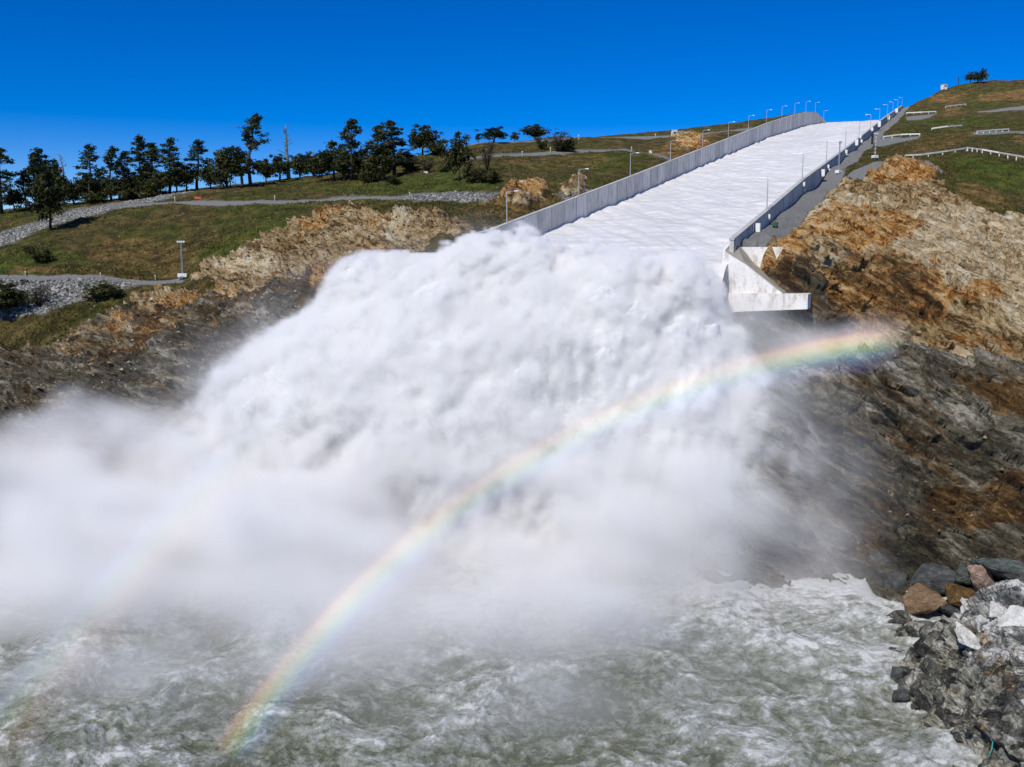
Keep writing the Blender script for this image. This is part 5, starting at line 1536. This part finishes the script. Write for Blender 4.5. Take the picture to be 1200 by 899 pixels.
bow('rainbow', 49.8, 53.6, (147, 180), lambda f: 132 - 18 * f, 2.0, [(p, SPEC[len(SPEC) - 1 - i][1]) for i, (p, _) in enumerate(SPEC)], 0.055, 'faint second rainbow in the mist at the left, colours reversed',
    lambda f: min(1, f / 0.3) * min(1, (1 - f) / 0.1))

# ------------------------------------------------------------------ trees
def leaf_material(name, lo, mid, hi):
    t = NT(name)
    oi = t.n('ShaderNodeObjectInfo')
    n1 = t.noise(t.pos(), 0.6, 4, 0.6)
    ty = t.attr('leaf')
    f = t.math('ADD', t.math('MULTIPLY', n1, 0.5), t.math('ADD', t.math('MULTIPLY', ty, 0.4), t.math('MULTIPLY', oi.outputs['Random'], 0.15)))
    c = t.ramp(f, [(0.3, lo), (0.52, mid), (0.78, hi)])
    d = t.bsdf(c, 0.6, None, 0, 0.25)
    tl = t.n('ShaderNodeBsdfTranslucent'); t.l(c, tl.inputs[0])
    m = t.n('ShaderNodeMixShader'); t.sett(m.inputs[0], 0.25); t.l(d, m.inputs[1]); t.l(tl.outputs[0], m.inputs[2])
    return t.done(m.outputs[0])
L_pine = leaf_material('pine_needles', (0.012, 0.019, 0.009), (0.045, 0.060, 0.023), (0.12, 0.135, 0.058))
L_oak = leaf_material('oak_leaves', (0.011, 0.016, 0.005), (0.045, 0.052, 0.013), (0.12, 0.12, 0.030))
L_pale = leaf_material('grey_pine_needles', (0.02, 0.025, 0.018), (0.05, 0.06, 0.042), (0.11, 0.12, 0.085))
L_brown = leaf_material('dry_twigs', (0.012, 0.009, 0.006), (0.035, 0.026, 0.016), (0.08, 0.06, 0.04))
M_bark = plain('tree_bark', (0.055, 0.043, 0.033), 0.95, 0, 0.45, 3)
M_deadbark = plain('bleached_bark', (0.20, 0.175, 0.15), 0.95, 0, 0.35, 3)

def cards(centers, sizes, rs, per, spread, leafsize):
    """many small leaf-sized faces around clump centres"""
    V, F, A = [], [], []
    C_ = np.repeat(centers, per, 0); S_ = np.repeat(sizes, per)
    n = len(C_)
    d = rs.normal(size=(n, 3)); d /= np.linalg.norm(d, axis=1, keepdims=True)
    C_ = C_ + d * (rs.rand(n, 1) ** 0.5) * S_[:, None] * spread * np.array((1, 1, 0.75))
    a = rs.normal(size=(n, 3)); a /= np.linalg.norm(a, axis=1, keepdims=True)
    b = np.cross(a, rs.normal(size=(n, 3))); b /= np.linalg.norm(b, axis=1, keepdims=True)
    L = leafsize * (0.6 + 0.8 * rs.rand(n, 1))
    V = np.stack([C_ - a * L, C_ + b * L * 0.45, C_ + a * L, C_ - b * L * 0.45], 1).reshape(-1, 3)
    F = np.arange(n * 4).reshape(n, 4)
    tone = np.repeat(np.repeat(rs.rand(len(centers)), per) * 0.7 + rs.rand(n) * 0.3, 4)
    return V, F, tone

def tree_proto(name, kind, seed):
    rs = np.random.RandomState(seed); rnd = random.Random(seed)
    root = empty(name)
    H = 20.0
    tb = MB()
    lean = rs.normal(size=2) * 0.35
    tp = lambda z: Vector((lean[0] * (z / H) ** 2 * 2 + 0.25 * math.sin(z * 0.33 + seed), lean[1] * (z / H) ** 2 * 2, z))
    cen, siz = [], []
    if kind in ('pine', 'slim'):
        n = 9
        tb.tube([tp(H * i / n) for i in range(n + 1)], [0.34 * (1 - 0.9 * i / n) + 0.03 for i in range(n + 1)], 7)
        z = H * (0.22 if kind == 'pine' else 0.35)
        wmax = 3.6 if kind == 'pine' else 2.2
        while z < H * 0.99:
            f = (z - H * 0.2) / (H * 0.8)
            ln = wmax * (0.35 + 0.95 * math.sin(math.pi * min(1, f * 0.75 + 0.22))) * rnd.uniform(0.4, 1.1) * (1 - 0.55 * f)
            az = rnd.uniform(0, 6.283)
            b0 = tp(z); d = Vector((math.cos(az), math.sin(az), rnd.uniform(0.05, 0.45)))
            if rnd.random() < 0.86:
                tb.tube([b0, b0 + d * ln * 0.55 + Vector((0, 0, -.1)), b0 + d * ln], [0.075 * (1.2 - f), 0.05, 0.02], 4)
                k = 2 if rnd.random() < 0.6 else 3
                for q in range(k):
                    g = rnd.uniform(0.5, 1.05)
                    cen.append(b0 + d * ln * g + Vector((rnd.gauss(0, .25), rnd.gauss(0, .25), rnd.gauss(0.1, .25)))); siz.append(rnd.uniform(0.45, 0.95))
            z += rnd.uniform(0.12, 0.48)
        cen.append(tp(H)); siz.append(0.55)
        lf = 0.33; per = 24
    elif kind == 'oak':
        H = 10.0
        n = 4
        tb.tube([tp(H * 0.5 * i / n) for i in range(n + 1)], [0.34, 0.27, 0.22, 0.19, 0.16], 7)
        for i in range(9):
            b0 = tp(H * rnd.uniform(0.18, 0.5)); az = 6.283 * i / 9 + rnd.uniform(-.4, .4)
            ln = rnd.uniform(2.2, 4.4); d = Vector((math.cos(az), math.sin(az), rnd.uniform(0.35, 1.5))).normalized()
            e = b0 + d * ln
            tb.tube([b0, b0 + d * ln * .5 + Vector((0, 0, .25)), e], [0.14, 0.09, 0.04], 5)
            for q in range(9):
                o = Vector((rnd.gauss(0, 1.0), rnd.gauss(0, 1.0), rnd.gauss(0.4, 0.9)))
                cen.append(e + o - d * rnd.uniform(0, ln * .5)); siz.append(rnd.uniform(0.55, 1.25))
        for q in range(22):
            a_ = rnd.uniform(0, 6.283); r_ = rnd.uniform(0, 2.6)
            cen.append(Vector((math.cos(a_) * r_, math.sin(a_) * r_, H * rnd.uniform(0.5, 0.98)))); siz.append(rnd.uniform(0.5, 1.1))
        lf = 0.36; per = 30
    elif kind == 'snag':
        n = 9
        tb.tube([tp(H * i / n) for i in range(n + 1)], [0.30 * (1 - 0.92 * i / n) + 0.03 for i in range(n + 1)], 7)
        z = H * 0.3
        while z < H * 0.97:
            az = rnd.uniform(0, 6.283); ln = rnd.uniform(0.8, 3.6) * (1.15 - z / H)
            b0 = tp(z); d = Vector((math.cos(az), math.sin(az), rnd.uniform(0.2, 1.1)))
            m_ = b0 + d * ln * .55
            tb.tube([b0, m_, b0 + d * ln + Vector((0, 0, .3))], [0.07, 0.05, 0.02], 4)
            for q in range(2):
                tb.tube([m_, m_ + Vector((rnd.gauss(0, .6), rnd.gauss(0, .6), rnd.uniform(.3, 1.0)))], [0.035, 0.015], 3)
            z += rnd.uniform(0.35, 0.9)
        lf = 0
    elif kind == 'bush':
        H = 3.0
        for i in range(8):
            az = 6.283 * i / 8; e = Vector((math.cos(az) * rnd.uniform(.5, 1.5), math.sin(az) * rnd.uniform(.5, 1.5), rnd.uniform(1.3, 2.7)))
            tb.tube([(0, 0, -0.1), e * 0.5, e], [0.07, 0.05, 0.02], 4)
            for q in range(6):
                cen.append(e * rnd.uniform(0.35, 1.0) + Vector((rnd.gauss(0, .35), rnd.gauss(0, .35), rnd.gauss(0, .25)))); siz.append(rnd.uniform(0.3, 0.6))
        lf = 0.16; per = 34
    elif kind == 'twiggy':
        H = 6.0
        for i in range(11):
            az = 6.283 * i / 11 + rnd.uniform(-.3, .3); e = Vector((math.cos(az) * rnd.uniform(.6, 2.2), math.sin(az) * rnd.uniform(.6, 2.2), rnd.uniform(2.6, 6.0)))
            tb.tube([(0, 0, -0.1), e * 0.5 + Vector((0, 0, .3)), e], [0.11, 0.07, 0.025], 5)
            for q in range(7):
                s0 = e * rnd.uniform(.4, 1); tb.tube([s0, s0 + Vector((rnd.gauss(0, .6), rnd.gauss(0, .6), rnd.uniform(.1, .9)))], [0.035, 0.012], 3)
                cen.append(s0 + Vector((rnd.gauss(0, .4), rnd.gauss(0, .4), rnd.gauss(.2, .4)))); siz.append(rnd.uniform(.25, .6))
        lf = 0.13; per = 14
    trunk = tb.build('trunk', M_deadbark if kind == 'snag' else M_bark, root, smooth=True)
    if lf:
        V, F, A = cards(np.array([c[:] for c in cen]), np.array(siz), rs, per, 1.25, lf)
        mat = {'pine': L_pine, 'slim': L_pine, 'oak': L_oak, 'bush': L_oak, 'twiggy': L_brown}[kind]
        mesh_np('crown', V, F, mat, root, attrs=dict(leaf=A))
    zs = [v.co.z for c in children(root) for v in c.data.vertices]; xs = [abs(v.co.x) for c in children(root) for v in c.data.vertices]
    return root, max(zs), 2 * float(np.percentile(xs, 97))

PROTO = {}
for k, n_ in (('pine', 5), ('slim', 3), ('oak', 4), ('snag', 2), ('bush', 2), ('twiggy', 2)):
    nm = {'pine': 'pine_tree', 'slim': 'pine_tree', 'oak': 'oak_tree', 'snag': 'dead_tree', 'bush': 'bush', 'twiggy': 'bare_tree'}[k]
    PROTO[k] = [list(tree_proto(nm, k, 100 + 17 * i + len(k))) + [False] for i in range(n_)]
TREE_N = {}
def tree(kind, px, py, top, wid, label, group=None, g=None, pale=False):
    """a tree of the given kind: foot at (px, py) of the photo, top at py = top, wid pixels wide"""
    i = TREE_N.get(kind, 0); TREE_N[kind] = i + 1
    pr = PROTO[kind][i % len(PROTO[kind])]
    if not pr[3]: o = pr[0]; pr[3] = True
    else: o = copy_tree(pr[0])
    p = ground_left(px, py) if g is None else g
    k = p[1] / 1140.0
    H_ = (py - top) * k; W_ = wid * k * (1.18 if group == GR else 1.0)
    sz = H_ / pr[1]; sx = W_ / pr[2]
    o.location = (p[0], p[1], p[2] - 0.15)
    o.rotation_euler = (0, 0, random.uniform(0, 6.283))
    o.scale = (sx, sx, sz)
    if pale:
        for c in children(o):
            if c.name.startswith('crown'):
                c.data = c.data.copy(); c.data.materials[0] = L_pale
    cat = {'bush': 'bush'}.get(kind, 'tree')
    return tag(o, label, cat, group)
GR = 'trees along the left ridge'
ridge = [
 ('pine', 2, 250, 174, 30, 'tall dark pine cut by the left picture edge'),
 ('oak', 17, 247, 218, 24, 'small round tree just right of the pine at the left edge'),
 ('slim', 30, 246, 198, 14, 'thin pale young pine left of the big dark tree group'),
 ('pine', 43, 244, 179, 20, 'leaning pine on the left side of the big dark tree group'),
 ('pine', 52, 243, 176, 26, 'highest pine of the dark group behind the lone slope oak'),
 ('oak', 66, 243, 186, 26, 'dark full tree beside the bare snag in the left group'),
 ('snag', 76, 242, 181, 16, 'bare dead snag standing in the left tree group'),
 ('oak', 86, 242, 213, 26, 'low round oak on the right side of the left group'),
 ('pine', 106, 239, 170, 26, 'sparse pine standing right of the gap of sky'),
 ('oak', 101, 239, 203, 22, 'low dark oak at the foot of the sparse pine'),
 ('pine', 130, 236, 171, 22, 'pine with an open crown, second after the gap of sky'),
 ('oak', 118, 237, 210, 22, 'dark low oak between the two open pines'),
 ('pine', 147, 233, 177, 20, 'dense dark narrow pine, third after the gap of sky'),
 ('pine', 166, 231, 159, 22, 'tall pine with a bare lower trunk and tufted top'),
 ('oak', 157, 231, 200, 28, 'wide dark oak under the tufted tall pine'),
 ('slim', 180, 229, 168, 20, 'slender pine right of the tufted pine'),
 ('oak', 174, 230, 200, 22, 'low oak filling the gap under the slender pine'),
 ('pine', 199, 227, 161, 26, 'broad-topped pine in the middle of the left ridge row'),
 ('oak', 207, 226, 190, 24, 'dark oak with forked bare branches below the broad-topped pine'),
 ('oak', 219, 224, 191, 22, 'small dark oak left of the leafy ridge pine'),
 ('pine', 232, 222, 164, 28, 'leafy ridge pine with leaning top and bright gaps behind its trunk'),
 ('oak', 246, 222, 194, 20, 'small oak with pale sky behind its foot'),
 ('oak', 266, 221, 171, 26, 'round-headed tree on a long trunk left of the tallest pine'),
 ('slim', 284, 220, 178, 18, 'thin grey pine touching the tallest pine'),
 ('pine', 293, 219, 134, 30, 'tallest pine of the whole ridge'),
 ('oak', 312, 214, 184, 18, 'narrow dark oak right of the tallest pine'),
 ('oak', 328, 209, 178, 26, 'olive round oak left of the bleached dead tree'),
 ('snag', 338, 207, 143, 22, 'bleached tall dead tree with bare branches'),
 ('oak', 351, 206, 175, 22, 'dark oak right of the bleached dead tree'),
 ('oak', 367, 206, 174, 24, 'dark oak two places right of the bleached dead tree'),
 ('oak', 391, 211, 164, 34, 'big spreading oak before the right tree cluster'),
 ('pine', 412, 212, 141, 26, 'open pine rising from the right tree cluster, tuft at its top'),
 ('oak', 426, 209, 170, 26, 'dark oak at the foot of the cluster pines'),
 ('pine', 444, 209, 142, 26, 'grey tall pine on the left of the biggest crown'),
 ('oak', 449, 211, 166, 34, 'wide low oak in front of the biggest crown'),
 ('pine', 462, 208, 140, 36, 'biggest dark pine crown of the right cluster'),
 ('oak', 478, 197, 175, 20, 'small dark tree right of the biggest crown'),
 ('oak', 495, 186, 150, 26, 'round oak standing alone against the sky after the cluster'),
 ('bush', 512, 184, 163, 24, 'dark bush on the skyline right of the round lone oak'),
 ('oak', 579, 167, 148, 26, 'spreading oak on the skyline above the grey track'),
 ('slim', 560, 167, 156, 6, 'tiny young tree on the skyline left of the spreading oak'),
 ('oak', 603, 163, 151, 8, 'tiny round tree alone on the skyline'),
 ('oak', 140, 235, 207, 24, 'low dark oak under the dense narrow pine'),
 ('oak', 188, 229, 203, 22, 'low oak left of the broad-topped pine'),
 ('bush', 112, 240, 222, 26, 'low dark thicket at the foot of the open pines'),
 ('bush', 150, 234, 216, 26, 'low dark thicket left of the tufted tall pine'),
 ('bush', 178, 230, 213, 26, 'low dark thicket below the slender pine'),
 ('oak', 258, 222, 197, 16, 'little oak left of the round-headed long-trunked tree'),
 ('oak', 377, 209, 180, 20, 'dark oak touching the left side of the big spreading oak'),
 ('oak', 404, 212, 178, 22, 'dark oak touching the right side of the big spreading oak'),
 ('bush', 434, 211, 190, 24, 'dense low shade bush between the cluster pines'),
 ('oak', 627, 164, 145, 24, 'flat-topped oak on the skyline right of the tiny round tree'),
]
for a in ridge: tree(*a, group=GR)
tree('oak', 60, 273, 192, 42, 'lone dark oak on the grass slope, its shadow thrown to the right')
tree('oak', 538, 210, 153, 30, 'tall dark oak standing in front on the slope below the skyline')
GS = 'shrubs and bare trees on the slopes'
for a in [('twiggy', 571, 200, 162, 20, 'brown bare tree right of the tall dark slope oak'), ('twiggy', 654, 178, 151, 24, 'bare twisted dark tree on the upper track'), ('bush', 664, 178, 161, 24, 'dense dark bush under the bare twisted tree'),
          ('bush', 635, 174, 158, 14, 'small dark bush below the flat-topped oak'), ('bush', 555, 212, 190, 26, 'dark bush at the foot of the tall slope oak'), ('bush', 574, 213, 195, 26, 'brown green bush right of the tall slope oak'), ('twiggy', 501, 202, 184, 22, 'greyish leafless shrub above the white stone'),
          ('bush', 521, 202, 193, 14, 'small round shrub between the leafless shrub and the slope oak'), ('bush', 47, 309, 287, 28, 'dark round bush alone on the lower grass slope'), ('oak', 8, 372, 326, 44, 'small tree on the riprap bank at the left picture edge'), ('twiggy', 46, 360, 330, 26, 'thin leafless shrub on the riprap bank'),
          ('bush', 118, 350, 328, 40, 'wide dark bush on the grassy bank under the left road'), ('bush', 137, 351, 335, 16, 'small dark bush at the right end of the wide dark bush'), ('bush', 462, 217, 207, 18, 'low dark shrub under the right tree cluster'), ('bush', 482, 200, 188, 16, 'dark shrub left of the leafless shrub')]:
    tree(*a, group=GS)
for x_, t_, w_, lb in [(1137, 83, 11, 'left one of three dark trees on the right hilltop'), (1145, 82, 10, 'middle one of three dark trees on the right hilltop'), (1151, 78, 10, 'right one of three dark trees on the right hilltop, the tallest')]:
    tree('oak', x_, 96.0, t_, w_, lb, 'trees on the right hilltop', g=ground_right(x_, 97.5, 800))
for k in PROTO:
    for pr in PROTO[k]:
        if not pr[3]:
            for c in children(pr[0]): bpy.data.objects.remove(c)
            bpy.data.objects.remove(pr[0])
